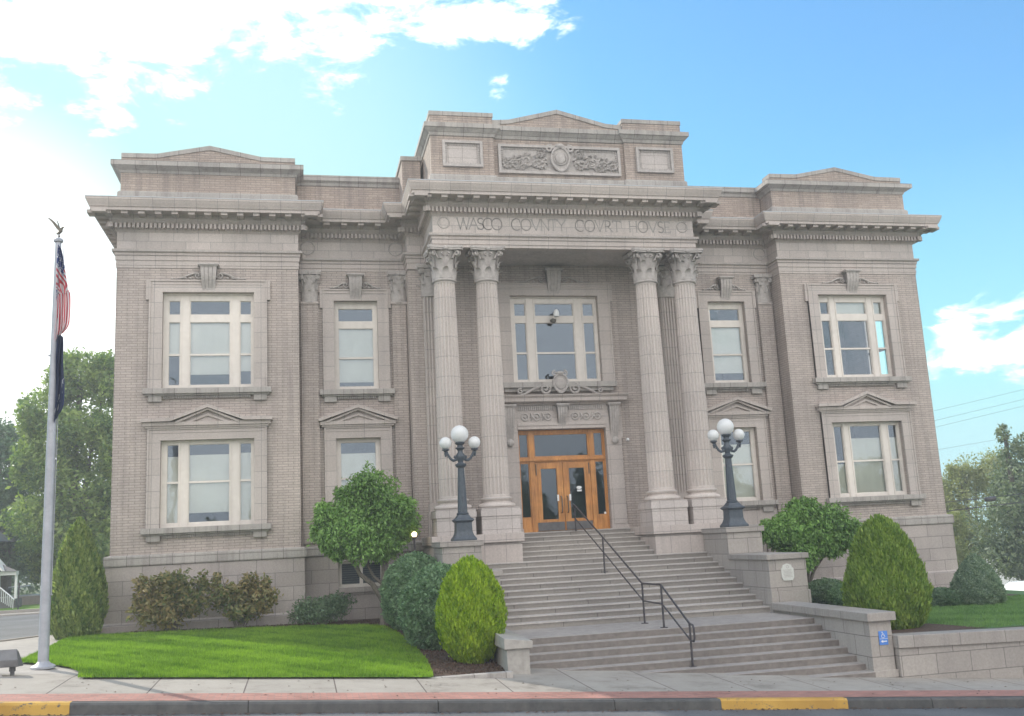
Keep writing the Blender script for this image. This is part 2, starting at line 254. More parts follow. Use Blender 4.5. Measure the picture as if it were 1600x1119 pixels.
# ------------------------------------------------------------------ mesh building
class MB:
    def __init__(s): s.v = []; s.f = []
    def add(s, vs, fs):
        o = len(s.v); s.v += [tuple(p) for p in vs]; s.f += [tuple(i+o for i in f) for f in fs]; return s
    def box(s, x0, x1, y0, y1, z0, z1):
        return s.add([(x0, y0, z0), (x1, y0, z0), (x1, y1, z0), (x0, y1, z0), (x0, y0, z1), (x1, y0, z1), (x1, y1, z1), (x0, y1, z1)],
                     [(0, 3, 2, 1), (4, 5, 6, 7), (0, 1, 5, 4), (1, 2, 6, 5), (2, 3, 7, 6), (3, 0, 4, 7)])
    def cbox(s, cx, cy, cz, sx, sy, sz): return s.box(cx-sx/2, cx+sx/2, cy-sy/2, cy+sy/2, cz-sz/2, cz+sz/2)
    def prism(s, pts, y0, y1):                       # polygon in x,z pushed along y
        n = len(pts)
        return s.add([(x, y0, z) for x, z in pts]+[(x, y1, z) for x, z in pts],
                     [tuple(range(n)), tuple(range(2*n-1, n-1, -1))]+[(i, i+n, (i+1) % n+n, (i+1) % n) for i in range(n)])
    def plan(s, pts, z0, z1):                        # polygon in x,y pushed along z
        n = len(pts)
        return s.add([(x, y, z0) for x, y in pts]+[(x, y, z1) for x, y in pts],
                     [tuple(range(n-1, -1, -1)), tuple(range(n, 2*n))]+[(i, (i+1) % n, (i+1) % n+n, i+n) for i in range(n)])
    def sweep(s, path, prof, closed=False):          # profile (out, z) along a plan path, mitred; outward is to the right of travel
        P = [Vector(p) for p in path]; n = len(P); offs = []
        for i in range(n):
            a = (P[i]-P[i-1]).normalized() if (i > 0 or closed) else None
            b = (P[(i+1) % n]-P[i]).normalized() if (i < n-1 or closed) else None
            a = a or b; b = b or a
            n1, n2 = Vector((a.y, -a.x)), Vector((b.y, -b.x)); offs.append((n1+n2)/(1+n1.dot(n2)))
        m = len(prof); vs = [(P[i].x+offs[i].x*d, P[i].y+offs[i].y*d, z) for i in range(n) for d, z in prof]; fs = []
        for i in range(n if closed else n-1):
            j = (i+1) % n
            for k in range(m-1): fs.append((i*m+k, j*m+k, j*m+k+1, i*m+k+1))
        return s.add(vs, fs)
    def lathe(s, c, prof, seg=16, ph=0.0, rad=None):
        vs = []; n = len(prof)
        for k in range(seg):
            a = 2*math.pi*k/seg+ph
            for r, z in prof:
                rr = r*(rad(k) if rad else 1); vs.append((c[0]+rr*math.cos(a), c[1]+rr*math.sin(a), c[2]+z))
        fs = [(k*n+i, ((k+1) % seg)*n+i, ((k+1) % seg)*n+i+1, k*n+i+1) for k in range(seg) for i in range(n-1)]
        fs.append(tuple(k*n for k in range(seg-1, -1, -1))); fs.append(tuple(k*n+n-1 for k in range(seg)))
        return s.add(vs, fs)
    def ball(s, c, r, seg=20, rings=12):
        if not isinstance(r, tuple): r = (r, r, r)
        vs = [(c[0], c[1], c[2]-r[2])]
        for i in range(1, rings):
            t = math.pi*i/rings-math.pi/2
            for k in range(seg):
                a = 2*math.pi*k/seg; vs.append((c[0]+r[0]*math.cos(t)*math.cos(a), c[1]+r[1]*math.cos(t)*math.sin(a), c[2]+r[2]*math.sin(t)))
        vs.append((c[0], c[1], c[2]+r[2])); top = len(vs)-1; fs = []
        for k in range(seg):
            fs.append((0, 1+(k+1) % seg, 1+k)); fs.append((top, top-seg+k, top-seg+(k+1) % seg))
            for i in range(rings-2): fs.append((1+i*seg+k, 1+i*seg+(k+1) % seg, 1+(i+1)*seg+(k+1) % seg, 1+(i+1)*seg+k))
        return s.add(vs, fs)
    def tube(s, pts, r, seg=6):
        P = [Vector(p) for p in pts]; n = len(P); R = r if isinstance(r, (list, tuple)) else [r]*n; vs = []
        ref = Vector((.31, .17, .93)).normalized()
        for i in range(n):
            t = (P[min(i+1, n-1)]-P[max(i-1, 0)]).normalized()
            a = t.cross(ref)
            if a.length < .05: a = t.cross(Vector((1, 0, 0)))
            a.normalize(); b = t.cross(a)
            for k in range(seg):
                an = 2*math.pi*k/seg; q = P[i]+R[i]*(math.cos(an)*a+math.sin(an)*b); vs.append(q)
        fs = [(i*seg+k, i*seg+(k+1) % seg, (i+1)*seg+(k+1) % seg, (i+1)*seg+k) for i in range(n-1) for k in range(seg)]
        fs += [tuple(range(seg-1, -1, -1)), tuple((n-1)*seg+k for k in range(seg))]
        return s.add(vs, fs)
    def xf(s, mat, start=0):
        for i in range(start, len(s.v)): s.v[i] = tuple(mat @ Vector(s.v[i]))
        return s
    def wall(s, x0, x1, z0, z1, y, holes=(), depth=.24):   # front face at y with openings and their reveals
        xs = sorted({x0, x1, *[h[0] for h in holes], *[h[1] for h in holes]}); zs = sorted({z0, z1, *[h[2] for h in holes], *[h[3] for h in holes]})
        for i in range(len(xs)-1):
            for j in range(len(zs)-1):
                cx, cz = (xs[i]+xs[i+1])/2, (zs[j]+zs[j+1])/2
                if any(h[0] < cx < h[1] and h[2] < cz < h[3] for h in holes): continue
                s.add([(xs[i], y, zs[j]), (xs[i+1], y, zs[j]), (xs[i+1], y, zs[j+1]), (xs[i], y, zs[j+1])], [(0, 1, 2, 3)])
        for a, b, c, d in holes:
            s.add([(a, y, c), (b, y, c), (b, y, d), (a, y, d), (a, y+depth, c), (b, y+depth, c), (b, y+depth, d), (a, y+depth, d)],
                  [(0, 4, 5, 1), (1, 5, 6, 2), (2, 6, 7, 3), (3, 7, 4, 0)])
        return s
    def build(s, name, mat, parent=None, smooth=False, bevel=0.0, fixn=True):
        me = bpy.data.meshes.new(name); me.from_pydata(s.v, [], s.f); me.update()
        if fixn:
            bm = bmesh.new(); bm.from_mesh(me); bmesh.ops.recalc_face_normals(bm, faces=bm.faces); bm.to_mesh(me); bm.free()
        if smooth:
            me.polygons.foreach_set('use_smooth', [True]*len(me.polygons))
            try: me.set_sharp_from_angle(angle=math.radians(40))
            except Exception: pass
        me.materials.append(mat)
        o = bpy.data.objects.new(name, me); COL.objects.link(o)
        if parent is not None:
            o.parent = parent
            if parent.get('base') is not None: o.location = [-c for c in parent['base']]
        if bevel:
            bv = o.modifiers.new('bevel', 'BEVEL'); bv.width = bevel; bv.segments = 2; bv.limit_method = 'ANGLE'; bv.angle_limit = math.radians(50)
        return o
def thing(name, label, cat, base=(0, 0, 0), group=None, world=True, rz=0.0):
    o = bpy.data.objects.new(name, None); COL.objects.link(o); o.location = base; o.rotation_euler.z = rz; o.empty_display_size = .3
    o['label'] = label; o['category'] = cat
    if group: o['group'] = group
    if world: o['base'] = list(base)                 # parts are modelled in world metres and hung back by this much
    return o
def tag(o, label, cat, group=None):
    o['label'] = label; o['category'] = cat
    if group: o['group'] = group
    return o
def struct(o, kind='structure'): o['kind'] = kind; return o
def link_copy(o, parent=None):
    c = o.copy(); COL.objects.link(c); c.parent = parent
    for ch in list(o.children): link_copy(ch, c)
    return c
# ------------------------------------------------------------------ the courthouse
XO, XI, XP, XC = 13.5, 8.174, 4.75, 4.185            # wing ends, wing inner edge, pier, portico
YM, YE, YB = .73, -2.05, 14.0                         # set-back bay, portico front, back
CH = thing('courthouse', 'two storey buff brick and stone courthouse with columned portico and carved frieze', 'building', (0, 0, -2.3))
def part(mb, name, mat, parent=None, **k): return mb.build(name, M[mat] if isinstance(mat, str) else mat, parent or CH, **k)
WU = (9.509, 12.163, 4.89, 7.847); WL = (9.509, 12.163, .824, 3.357)     # window openings
MU = (5.698, 7.074, 4.885, 7.773); ML = (5.698, 7.074, .87, 3.357); MBs = (5.698, 7.074, -1.19, -.40)
CW = (-1.482, 1.482, 4.895, 7.776); DR = (-1.45, 1.45, .176, 3.385)
def flip(h): return (-h[1], -h[0], h[2], h[3])
BT, BW = -.22, .09                                    # water table: bottom of its band, top
for s in (-1, 1):
    hs = [WU, WL] if s > 0 else [flip(WU), flip(WL)]
    wl = MB().wall(min(s*XI, s*XO), max(s*XI, s*XO), BW-.02, 10.0, 0.0, hs)
    # inner return, outer side and back, all two-leaved so that no daylight leaks in
    wl.add([(s*XI, 0, BW-.02), (s*XI, YM, BW-.02), (s*XI, YM, 10), (s*XI, 0, 10)], [(0, 1, 2, 3)])
    side = MB()
    if s > 0:                                         # the right wing has a side window that shows daylight through the corner room
        ys = [0, 1.4, 3.4, YB]
        for a, b in ((0, 1.4), (3.4, YB)): side.add([(XO, a, BW-.02), (XO, b, BW-.02), (XO, b, 10), (XO, a, 10)], [(0, 1, 2, 3)])
        side.add([(XO, 1.4, BW-.02), (XO, 3.4, BW-.02), (XO, 3.4, 4.89), (XO, 1.4, 4.89)], [(0, 1, 2, 3)])
        side.add([(XO, 1.4, 7.85), (XO, 3.4, 7.85), (XO, 3.4, 10), (XO, 1.4, 10)], [(0, 1, 2, 3)])
        fr = MB()
        for z in (4.89, 6.3, 7.76): fr.box(XO-.16, XO-.06, 1.4, 3.4, z, z+.09)
        for y in (1.4, 1.85, 2.86, 3.31): fr.box(XO-.15, XO-.07, y, y+.09, 4.99, 7.75)
        part(fr, 'side_window', 'paint')
    else: side.add([(-XO, 0, BW-.02), (-XO, YB, BW-.02), (-XO, YB, 10), (-XO, 0, 10)], [(0, 1, 2, 3)])
    part(wl, 'wing_wall', 'brick'); part(side, 'side_wall', 'brick')
    hm = [MU, ML] if s > 0 else [flip(MU), flip(ML)]
    part(MB().wall(min(s*XI, s*XP), max(s*XI, s*XP), BW-.02, 10.0, YM, hm), 'bay_wall', 'brick')
    a, b = min(s*XP, s*XC), max(s*XP, s*XC)
    pr = MB().box(a, b, 0.0, YM+.3, -.2, 8.64); part(pr, 'brick_pier', 'brick')
    part(MB().box(a-.03, b+.03, -.05, 0.4, 8.64, 8.757), 'pier_cap', 'stone')
    # the flat pilasters of the bay, brick shafts with carved heads
    for xa, xb in ((7.57, 8.10), (4.78, 5.235)):
        p0, p1 = min(s*xa, s*xb), max(s*xa, s*xb)
        part(MB().box(p0, p1, YM-.12, YM+.05, BW+.1, 7.66), 'pilaster', 'brick')
    part(MB().box(min(s*XI, s*XP)+.02, max(s*XI, s*XP)-.02, YM-.035, YM, BW, .55), 'bay_band', 'stone')
part(MB().wall(-XC, XC, .1, 8.9, 0.0, [CW, DR], .22), 'portico_wall', 'brick')
bk = MB(); bk.add([(-XO, YB, -2.6), (XO, YB, -2.6), (XO, YB, 10.6), (-XO, YB, 10.6)], [(0, 1, 2, 3)])
part(bk, 'back_wall', 'brick')
part(MB().box(-XO+.3, XO-.3, 1.2, YB-.2, 10.56, 10.64), 'roof', 'roof')
# rooms behind the windows
rm = MB(); rm.box(-XO+.3, XO-.3, .95, YB-.3, 3.9, 4.2); rm.box(-XO+.3, XO-.3, 4.6, 4.8, 4.2, 10.5); rm.box(-XO+.3, XO-.3, 4.6, 4.8, .0, 3.9); rm.box(-XO+.3, XO-.3, 1.0, YB-.3, -.3, 0)
rm.box(-XO+.3, XO-.3, .95, YB-.3, 8.35, 8.5)
for x in (-XI+.3, -XC-.2, XC+.2, XI-.3): rm.box(x-.06, x+.06, .98, 4.55, .02, 3.88); rm.box(x-.06, x+.06, .98, 4.55, 4.22, 8.33)
part(rm, 'interior_partition', 'dark')

# basement of large blocks and the water table over it
for s in (-1, 1):
    base = MB()
    path = [(-XO, YB), (-XO, 0), (-XI+.1, 0)] if s < 0 else [(XI-.1, 0), (XO, 0), (XO, YB)]
    base.sweep(path, [(.10, -3.4), (.10, BT)]); base.add([(s*XI-s*.10, -.10, -3.4), (s*XI-s*.10, YM, -3.4), (s*XI-s*.10, YM, BT), (s*XI-s*.10, -.10, BT)], [(0, 1, 2, 3)])
    part(base, 'basement', 'basement')
    part(MB().sweep(path, [(.10, -1.76), (.16, -1.80), (.19, -1.84), (.19, -3.4)]), 'plinth_course', 'basement')
    h = MBs if s > 0 else flip(MBs)
    part(MB().wall(min(s*(XI-.1), s*3.4), max(s*(XI-.1), s*3.4), -3.4, BT, YM-.10, [h], .2), 'bay_basement', 'basement')
    bwf = MB(); x0, x1, z0, z1 = h; y = YM+.02
    bwf.box(x0, x1, y, y+.06, z0, z0+.1).box(x0, x1, y, y+.06, z1-.08, z1)
    for xx in (x0, (x0+x1)/2-.05, x1-.1): bwf.box(xx, xx+.1, y+.002, y+.062, z0+.1, z1-.08)
    bw = part(bwf, 'basement_window', 'paint'); lv = MB()
    for k in range(9): lv.box(x0+.1, x1-.1, y+.03, y+.055, z0+.13+k*.066, z0+.165+k*.066)
    part(lv, 'louvre', 'iron', bw); part(MB().box(x0, x1, y+.1, y+.12, z0, z1), 'pane', 'roof', bw)
    part(MB().box(x0-.15, x1+.15, YM-.2, YM+.05, z0-.14, z0), 'basement_sill', 'basement')
wt = [(-XO, YB), (-XO, 0), (-XI, 0), (-XI, YM), (-XP, YM), (-XP, 0), (-XC, 0)]
wprof = [(.10, BT), (.14, BT+.02), (.15, BT+.05), (.15, BW-.04), (.13, BW-.01), (0, BW+.01)]
part(MB().sweep(wt, wprof), 'water_table', 'cap'); part(MB().sweep([(-x, y) for x, y in wt[::-1]], wprof), 'water_table', 'cap')

# the entablature that runs round the whole front
EP = [(-XO, YB), (-XO, 0), (-XI, 0), (-XI, YM), (-XP, YM), (-XP, 0), (-XC, 0), (-XC, YE), (XC, YE), (XC, 0), (XP, 0), (XP, YM), (XI, YM), (XI, 0), (XO, 0), (XO, YB)]
part(MB().sweep(EP, [(-.28, 8.757), (.02, 8.757), (.02, 8.845), (.045, 8.85), (.045, 8.99), (.07, 8.995), (.07, 9.075), (.10, 9.09), (.13, 9.13), (.14, 9.175), (.0, 9.19)]), 'architrave', 'stone')
part(MB().sweep(EP, [(0.01, 9.18), (0.01, 9.77)]), 'frieze', 'frieze')
part(MB().sweep(EP, [(0, 9.72), (.03, 9.75), (.07, 9.80), (.10, 9.805), (.10, 9.97), (.15, 9.98), (.20, 10.05), (.22, 10.07), (.22, 10.14), (.25, 10.22), (.64, 10.225), (.64, 10.212), (.67, 10.212),
                     (.67, 10.31), (.70, 10.315), (.71, 10.345), (.75, 10.43), (.775, 10.50), (.785, 10.51), (.785, 10.575), (.1, 10.665), (-.6, 10.67)]), 'cornice', 'stone')
for s in (-1, 1):                                     # an extra fascia under the architrave of each wing
    p = [(-XO, YB), (-XO, 0), (-XI, 0), (-XI, YM-.1)] if s < 0 else [(XI, YM-.1), (XI, 0), (XO, 0), (XO, YB)]
    part(MB().sweep(p, [(.0, 8.61), (.018, 8.615), (.018, 8.69), (.03, 8.695), (.03, 8.757)]), 'fascia', 'stone')
part(MB().sweep(EP, [(.70, 10.577), (.795, 10.577), (.795, 10.60), (.70, 10.612), (.1, 10.68)]), 'cornice_flashing', 'flashing')
dn, md, eg = MB(), MB(), MB()
for i in range(len(EP)-1):
    a, b = Vector(EP[i]), Vector(EP[i+1]); d = (b-a); ln = d.length; d.normalize(); nn = Vector((d.y, -d.x))
    prv = (a-Vector(EP[i-1])).normalized() if i else d; nxt = (Vector(EP[i+2])-b).normalized() if i+2 < len(EP) else d
    ca = 1 if prv.dot(nn) < -.5 else (-1 if prv.dot(nn) > .5 else 0)         # +1 concave, -1 convex at the start
    cb = 1 if nxt.dot(nn) > .5 else (-1 if nxt.dot(nn) < -.5 else 0)
    def run(mb, pitch, wid, d0, d1, z0, z1, inset):
        s0 = ca*d1 + (.02 if ca >= 0 else -inset); s1 = ln-(cb*d1+(.02 if cb >= 0 else -inset))
        if ln > 10 and abs(d.x) < .5: 
            if i == 0: s0 = ln-6.0
            else: s1 = 6.0
        n = max(1, int((s1-s0)/pitch)); st = (s1-s0)/n
        for k in range(n):
            c = a+d*(s0+(k+.5)*st); u = d*(wid/2)
            q = [c-u+nn*d0, c+u+nn*d0, c+u+nn*d1, c-u+nn*d1]
            mb.plan([(p.x, p.y) for p in q], z0, z1)
    run(dn, .122, .07, .095, .23, 9.815, 9.965, .09)
    run(md, .47, .19, .215, .61, 10.13, 10.223, .30)
    eg = MB(); run(eg, .06, .045, .10, .135, 9.1, 9.165, .0); part(eg, 'bead_course', 'carved', fixn=False)
part(dn, 'dentil_course', 'stone', fixn=False); 
for q in range(0, len(md.v), 8): m_ = MB(); m_.add(md.v[q:q+8], [tuple(i-0 for i in f) for f in md.f[:6]]); part(m_, 'modillion', 'stone', fixn=False)
# portico soffit
part(MB().box(-XC+.28, XC-.28, YE+.29, -.01, 8.80, 8.9), 'portico_ceiling', 'carved')
part(MB().box(-XC+.26, -XC+.30, YE+.28, -.02, 8.76, 8.86).box(XC-.30, XC-.26, YE+.28, -.02, 8.76, 8.86).box(-XC+.3, XC-.3, YE+.26, YE+.285, 8.76, 8.86), 'ceiling_moulding', 'stone')

# lettering cut in the frieze, stroke by stroke, with serifs
GLY = {'W': (1.2, [((0, 1), (.3, 0)), ((.3, 0), (.6, .95)), ((.6, .95), (.9, 0)), ((.9, 0), (1.2, 1))], [(0, 1), (.6, .97), (1.2, 1)]),
 'A': (.9, [((0, 0), (.45, 1)), ((.45, 1), (.9, 0)), ((.2, .38), (.7, .38))], [(0, 0), (.9, 0)]),
 'V': (.9, [((0, 1), (.45, 0)), ((.45, 0), (.9, 1))], [(0, 1), (.9, 1)]),
 'N': (.85, [((.08, 0), (.08, 1)), ((.08, 1), (.78, 0)), ((.78, 0), (.78, 1))], [(.08, 0), (.04, 1), (.78, 1)]),
 'T': (.75, [((.37, 0), (.37, 1)), ((0, 1), (.75, 1)), ((0, 1), (-.02, .86)), ((.75, 1), (.77, .86))], [(.37, 0)]),
 'Y': (.85, [((0, 1), (.42, .48)), ((.85, 1), (.42, .48)), ((.42, .48), (.42, 0))], [(0, 1), (.85, 1), (.42, 0)]),
 'H': (.85, [((.08, 0), (.08, 1)), ((.77, 0), (.77, 1)), ((.08, .52), (.77, .52))], [(.08, 0), (.08, 1), (.77, 0), (.77, 1)]),
 'E': (.6, [((.08, 0), (.08, 1)), ((.08, 1), (.55, 1)), ((.08, .52), (.48, .52)), ((.08, 0), (.6, 0)), ((.55, 1), (.57, .86)), ((.6, 0), (.63, .15))], [(.03, 0), (.03, 1)])}
def arc(cx, cz, rx, rz, a0, a1, n=14): return [(cx+rx*math.cos(math.radians(a0+(a1-a0)*i/n)), cz+rz*math.sin(math.radians(a0+(a1-a0)*i/n))) for i in range(n+1)]
def pl(pts): return list(zip(pts[:-1], pts[1:]))
GLY['O'] = (1.0, pl(arc(.5, .5, .5, .52, 0, 360, 22)), []); GLY['C'] = (.9, pl(arc(.5, .5, .5, .52, 52, 306, 18))+[((.81, .90), (.84, .70))], [])
GLY['S'] = (.58, pl(arc(.29, .76, .26, .25, 35, 270, 10)+arc(.29, .25, .28, .26, 90, -150, 10)), [])
GLY['R'] = (.78, [((.08, 0), (.08, 1)), ((.3, .48), (.76, 0)), ((.08, .48), (.32, .48)), ((.08, 1), (.32, 1))]+pl(arc(.32, .74, .25, .26, 90, -90, 8)), [(.08, 0), (.03, 1), (.76, 0)])
def stroke(mb, p, q, wd, y0, y1):
    a, b = Vector(p), Vector(q); d = (b-a).normalized()*wd*.3; a -= d; b += d; n = Vector((-(b-a).y, (b-a).x)).normalized()*wd/2
    mb.prism([tuple(a-n), tuple(b-n), tuple(b+n), tuple(a+n)], y0, y1)
Hh = .355; Z0 = 9.335; yl = YE-.012
for word, xa, xb in (('WASCO', -3.44, -2.05), ('COVNTY', -1.75, -.02), ('COVRT', .29, 1.76), ('HOVSE', 2.05, 3.42)):
    tot = sum(GLY[c][0] for c in word); gap = ((xb-xa)/Hh-tot*.9)/(len(word)-1); x = xa; LT = MB()
    for ci, c in enumerate(word):
        gw, segs, ser = GLY[c]
        for p, q in segs: stroke(LT, (x+p[0]*.9*Hh, Z0+p[1]*Hh), (x+q[0]*.9*Hh, Z0+q[1]*Hh), .033, yl, yl+.03-.0004*ci)
        for p in ser: stroke(LT, (x+(p[0]*.9-.09)*Hh, Z0+p[1]*Hh), (x+(p[0]*.9+.09)*Hh, Z0+p[1]*Hh), .016, yl-.0006, yl+.03)
        x += (gw*.9+gap)*Hh
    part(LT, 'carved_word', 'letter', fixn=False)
def ring_path(cx, cz, y, r, n=24): return [(cx+r*math.cos(2*math.pi*i/n), y, cz+r*math.sin(2*math.pi*i/n)) for i in range(n+1)]
for x, y, rr in ((-3.85, YE, .17), (3.83, YE, .17), (-7.87, YM, .22), (-5.05, YM, .22), (7.87, YM, .22), (5.05, YM, .22)):
    rw = MB().tube(ring_path(x, 9.53, y-.002, rr), .028, 6)
    for k in range(20):
        a = 2*math.pi*k/20; rw.ball((x+rr*math.cos(a), y-.018, 9.53+rr*math.sin(a)), .022, 6, 4)
    part(rw, 'wreath', 'carved', fixn=False)

# attic storeys
def attic(x0, x1, y0, zb, zc, yb, extra=.0, pedh=.33, top=12.36, peak=12.62, side_l=True):
    b = MB().box(x0, x1, y0, yb, zb, zc); part(b, 'attic_block', 'brick_pink')
    part(MB().sweep([(x0, yb), (x0, y0), (x1, y0), (x1, yb)], [(.0, 11.10), (.03, 11.09), (.07, 11.04), (.08, 11.03), (.08, 10.6)]), 'attic_base', 'stained')
    part(MB().sweep([(x0, yb), (x0, y0), (x1, y0), (x1, yb)], [(0, zc-.26), (.03, zc-.25), (.06, zc-.17), (.08, zc-.165), (.22, zc-.09), (.26, zc-.075), (.26, zc+.08), (.2, zc+.1), (-.1, zc+.11), (-.1, zc)]), 'attic_cornice', 'cap')
    m = (x0+x1)/2; a = (x1-x0)*.30
    pts = [(x0, zc+.1), (x0, top), (m-a, top+.01), (m, peak), (m+a, top+.01), (x1, top), (x1, zc+.1)]
    part(MB().prism([(x, z-.13 if z > zc+.15 else z) for x, z in pts], y0+.03, y0+.5), 'attic_gable', 'brick_pink')
    cp = MB(); seq = pts[1:6]
    for (xa, za), (xb, zb2) in zip(seq[:-1], seq[1:]): cp.prism([(xa, za-.14), (xb, zb2-.14), (xb, zb2+.0), (xa, za+.0)], y0+.005, y0+.55)
    part(cp, 'gable_coping', 'cap')
for s in (-1, 1): attic(min(s*8.235, s*13.47), max(s*8.235, s*13.47), .12, 10.6, 11.93, 9.0, top=12.33, peak=12.66)
for s in (-1, 1):                                     # low parapets over the bays
    a, b = min(s*8.2, s*4.3), max(s*8.2, s*4.3)
    part(MB().box(a, b, .95, 1.35, 10.6, 11.9), 'parapet', 'brick_pink')
    part(MB().sweep([(a, .95), (b, .95)], [(0, 11.72), (.03, 11.73), (.05, 11.82), (.10, 11.86), (.13, 11.88), (.13, 12.06), (-.45, 12.07)]), 'parapet_coping', 'cap')
    part(MB().sweep([(a, .95), (b, .95)], [(.25, 10.6), (.25, 10.92), (.06, 10.95), (.0, 11.0)]), 'parapet_base', 'brick_pink')
    part(MB().box(min(s*4.25, s*4.85), max(s*4.25, s*4.85), -.1, 3.0, 10.6, 12.28), 'attic_step', 'brick_pink')
    part(MB().box(min(s*4.21, s*4.89), max(s*4.21, s*4.89), -.14, 3.04, 12.28, 12.42), 'attic_step', 'cap')
# central attic: two end blocks, recessed middle with the carved panel
YA = -1.877; zc = 12.67
part(MB().box(-2.15, 2.15, YA+.10, 3.0, 10.6, 12.7), 'attic_block', 'brick_pink')
for s in (-1, 1):
    a, b = min(s*2.15, s*4.14), max(s*2.15, s*4.14)
    part(MB().box(a, b, YA, 3.0, 10.6, 12.7), 'attic_block', 'brick_pink')
    part(MB().box(a, b, YA+.02, 2.6, 12.8, 13.1), 'attic_block', 'brick_pink')
    part(MB().box(a-.02, b+.02, YA-.0, 2.65, 13.10, 13.235), 'gable_coping', 'cap')
cpath = [(-4.14, 3.0), (-4.14, YA), (-2.15, YA), (-2.15, YA+.10), (2.15, YA+.10), (2.15, YA), (4.14, YA), (4.14, 3.0)]
part(MB().sweep(cpath, [(0, zc-.26), (.03, zc-.25), (.06, zc-.15), (.08, zc-.145), (.16, zc-.05), (.20, zc-.03), (.20, zc+.11), (.14, zc+.13), (-.1, zc+.14)]), 'attic_cornice', 'cap')
part(MB().sweep(cpath, [(0.0, 11.16), (.03, 11.15), (.06, 11.10), (.06, 10.6)]), 'attic_base', 'stained')
g = [(-2.14, 12.78), (-2.14, 12.93), (-1.6, 12.97), (0, 13.38), (1.6, 12.97), (2.14, 12.93), (2.14, 12.78)]
part(MB().prism(g, YA+.13, YA+.7), 'attic_gable', 'brick_pink')
cp = MB(); sq = [(-2.14, 13.05), (-1.6, 13.09), (0, 13.50), (1.6, 13.09), (2.14, 13.05)]
for (xa, za), (xb, zb2) in zip(sq[:-1], sq[1:]): cp.prism([(xa, za-.14), (xb, zb2-.14), (xb, zb2), (xa, za)], YA+.10, YA+.75)
part(cp, 'gable_coping', 'cap')
def framed(x0, x1, z0, z1, y, wd=.085):
    f = MB()
    for a, b, c, d in ((x0, x1, z1-wd, z1), (x0, x1, z0, z0+wd), (x0, x0+wd, z0+wd, z1-wd), (x1-wd, x1, z0+wd, z1-wd)): f.box(a, b, y-.09, y+.02, c, d)
    n = int((x1-x0)/.09)
    for k in range(n):
        x = x0+wd+(x1-x0-2*wd)*(k+.5)/n
        for z in (z0+wd+.035, z1-wd-.035): f.box(x-.024, x+.024, y-.035, y+.01, z-.03, z+.03)
    n = int((z1-z0)/.09)
    for k in range(n):
        z = z0+wd+.06+(z1-z0-2*wd-.12)*(k+.5)/n
        for x in (x0+wd+.035, x1-wd-.035): f.box(x-.03, x+.03, y-.035, y+.01, z-.024, z+.024)
    return f
for s in (-1, 1):
    a, b = min(s*2.52, s*3.78), max(s*2.52, s*3.78)
    pn = part(MB().box(a+.05, b-.05, YA-.004, YA+.02, 11.45, 12.2), 'stone_panel', 'pale_panel'); part(framed(a, b, 11.40, 12.25, YA), 'panel_border', 'carved', pn)
pn = part(MB().box(-1.95, 1.95, YA+.094, YA+.12, 11.32, 12.2), 'relief_panel', 'carved'); part(framed(-2.0, 2.0, 11.27, 12.23, YA+.10), 'panel_border', 'carved', pn)
def spiral(cx, cz, y, r, turns=1.4, a0=0, sg=1, n=26, lift=.02): return [(cx+sg*r*(1-i/n*.85)*math.cos(a0+turns*2*math.pi*i/n), y-lift*i/n, cz+r*(1-i/n*.85)*math.sin(a0+turns*2*math.pi*i/n)) for i in range(n+1)]
def leafy(mb, cx, cz, y, r, sg, n=9):
    mb.tube(spiral(cx, cz, y, r, 1.35, 2.6, sg), [.045-.001*i for i in range(27)], 5)
    for k in range(n):
        a = 2*math.pi*k/n+.3; L_ = r*(.5+.35*random.random()); p = (cx+sg*r*.9*math.cos(a), cz+r*.8*math.sin(a)); q = (p[0]+sg*L_*math.cos(a+.9), p[1]+L_*.8*math.sin(a+.9)); h = ((p[0]+q[0])/2+.03, (p[1]+q[1])/2+.04)
        mb.tube([(p[0], y-.01, p[1]), (h[0], y-.06, h[1]), (q[0], y-.015, q[1])], [.02, .05, .012], 5)
y = YA+.085
for sg in (-1, 1):
    rl = MB()
    for cx, cz, r in ((.68, 11.66, .2), (1.08, 11.72, .22), (1.45, 11.64, .19), (1.73, 11.60, .15), (.62, 11.95, .11), (1.3, 11.50, .12)): leafy(rl, sg*cx, cz, y, r, sg)
    for k in range(26): rl.ball((sg*random.uniform(.5, 1.85), y-.02, random.uniform(11.42, 11.8)), (random.uniform(.03, .07), .04, random.uniform(.025, .05)), 7, 5)
    rl.tube(spiral(sg*.33, 12.13, y-.04, .13, 1.2, 1.0, -sg), .04, 6)
    part(rl, 'relief_scroll', 'carved', pn, fixn=False, smooth=True)
def cartouche(mb, cx, cz, y, w_, h_):
    pts = [(cx+w_*.9*math.cos(a)*(1 if math.sin(a) > 0 else 1-.25*abs(math.sin(a))), cz+h_*math.sin(a)) for a in [2*math.pi*i/20 for i in range(20)]]
    mb.prism(pts, y-.07, y+.02); mb.tube([(p[0], y-.08, p[1]) for p in pts]+[(pts[0][0], y-.08, pts[0][1])], w_*.13, 6)
    mb.ball((cx, y-.08, cz+h_*1.1), (w_*.5, .07, h_*.22), 10, 6)
ct = MB(); cartouche(ct, 0, 11.77, y, .33, .40); ct.ball((0, y-.09, 11.8), (.17, .05, .2), 12, 8); ct.tube(ring_path(0, 11.78, y-.1, .2), .02, 5)
part(ct, 'cartouche', 'carved', pn, fixn=False, smooth=True)

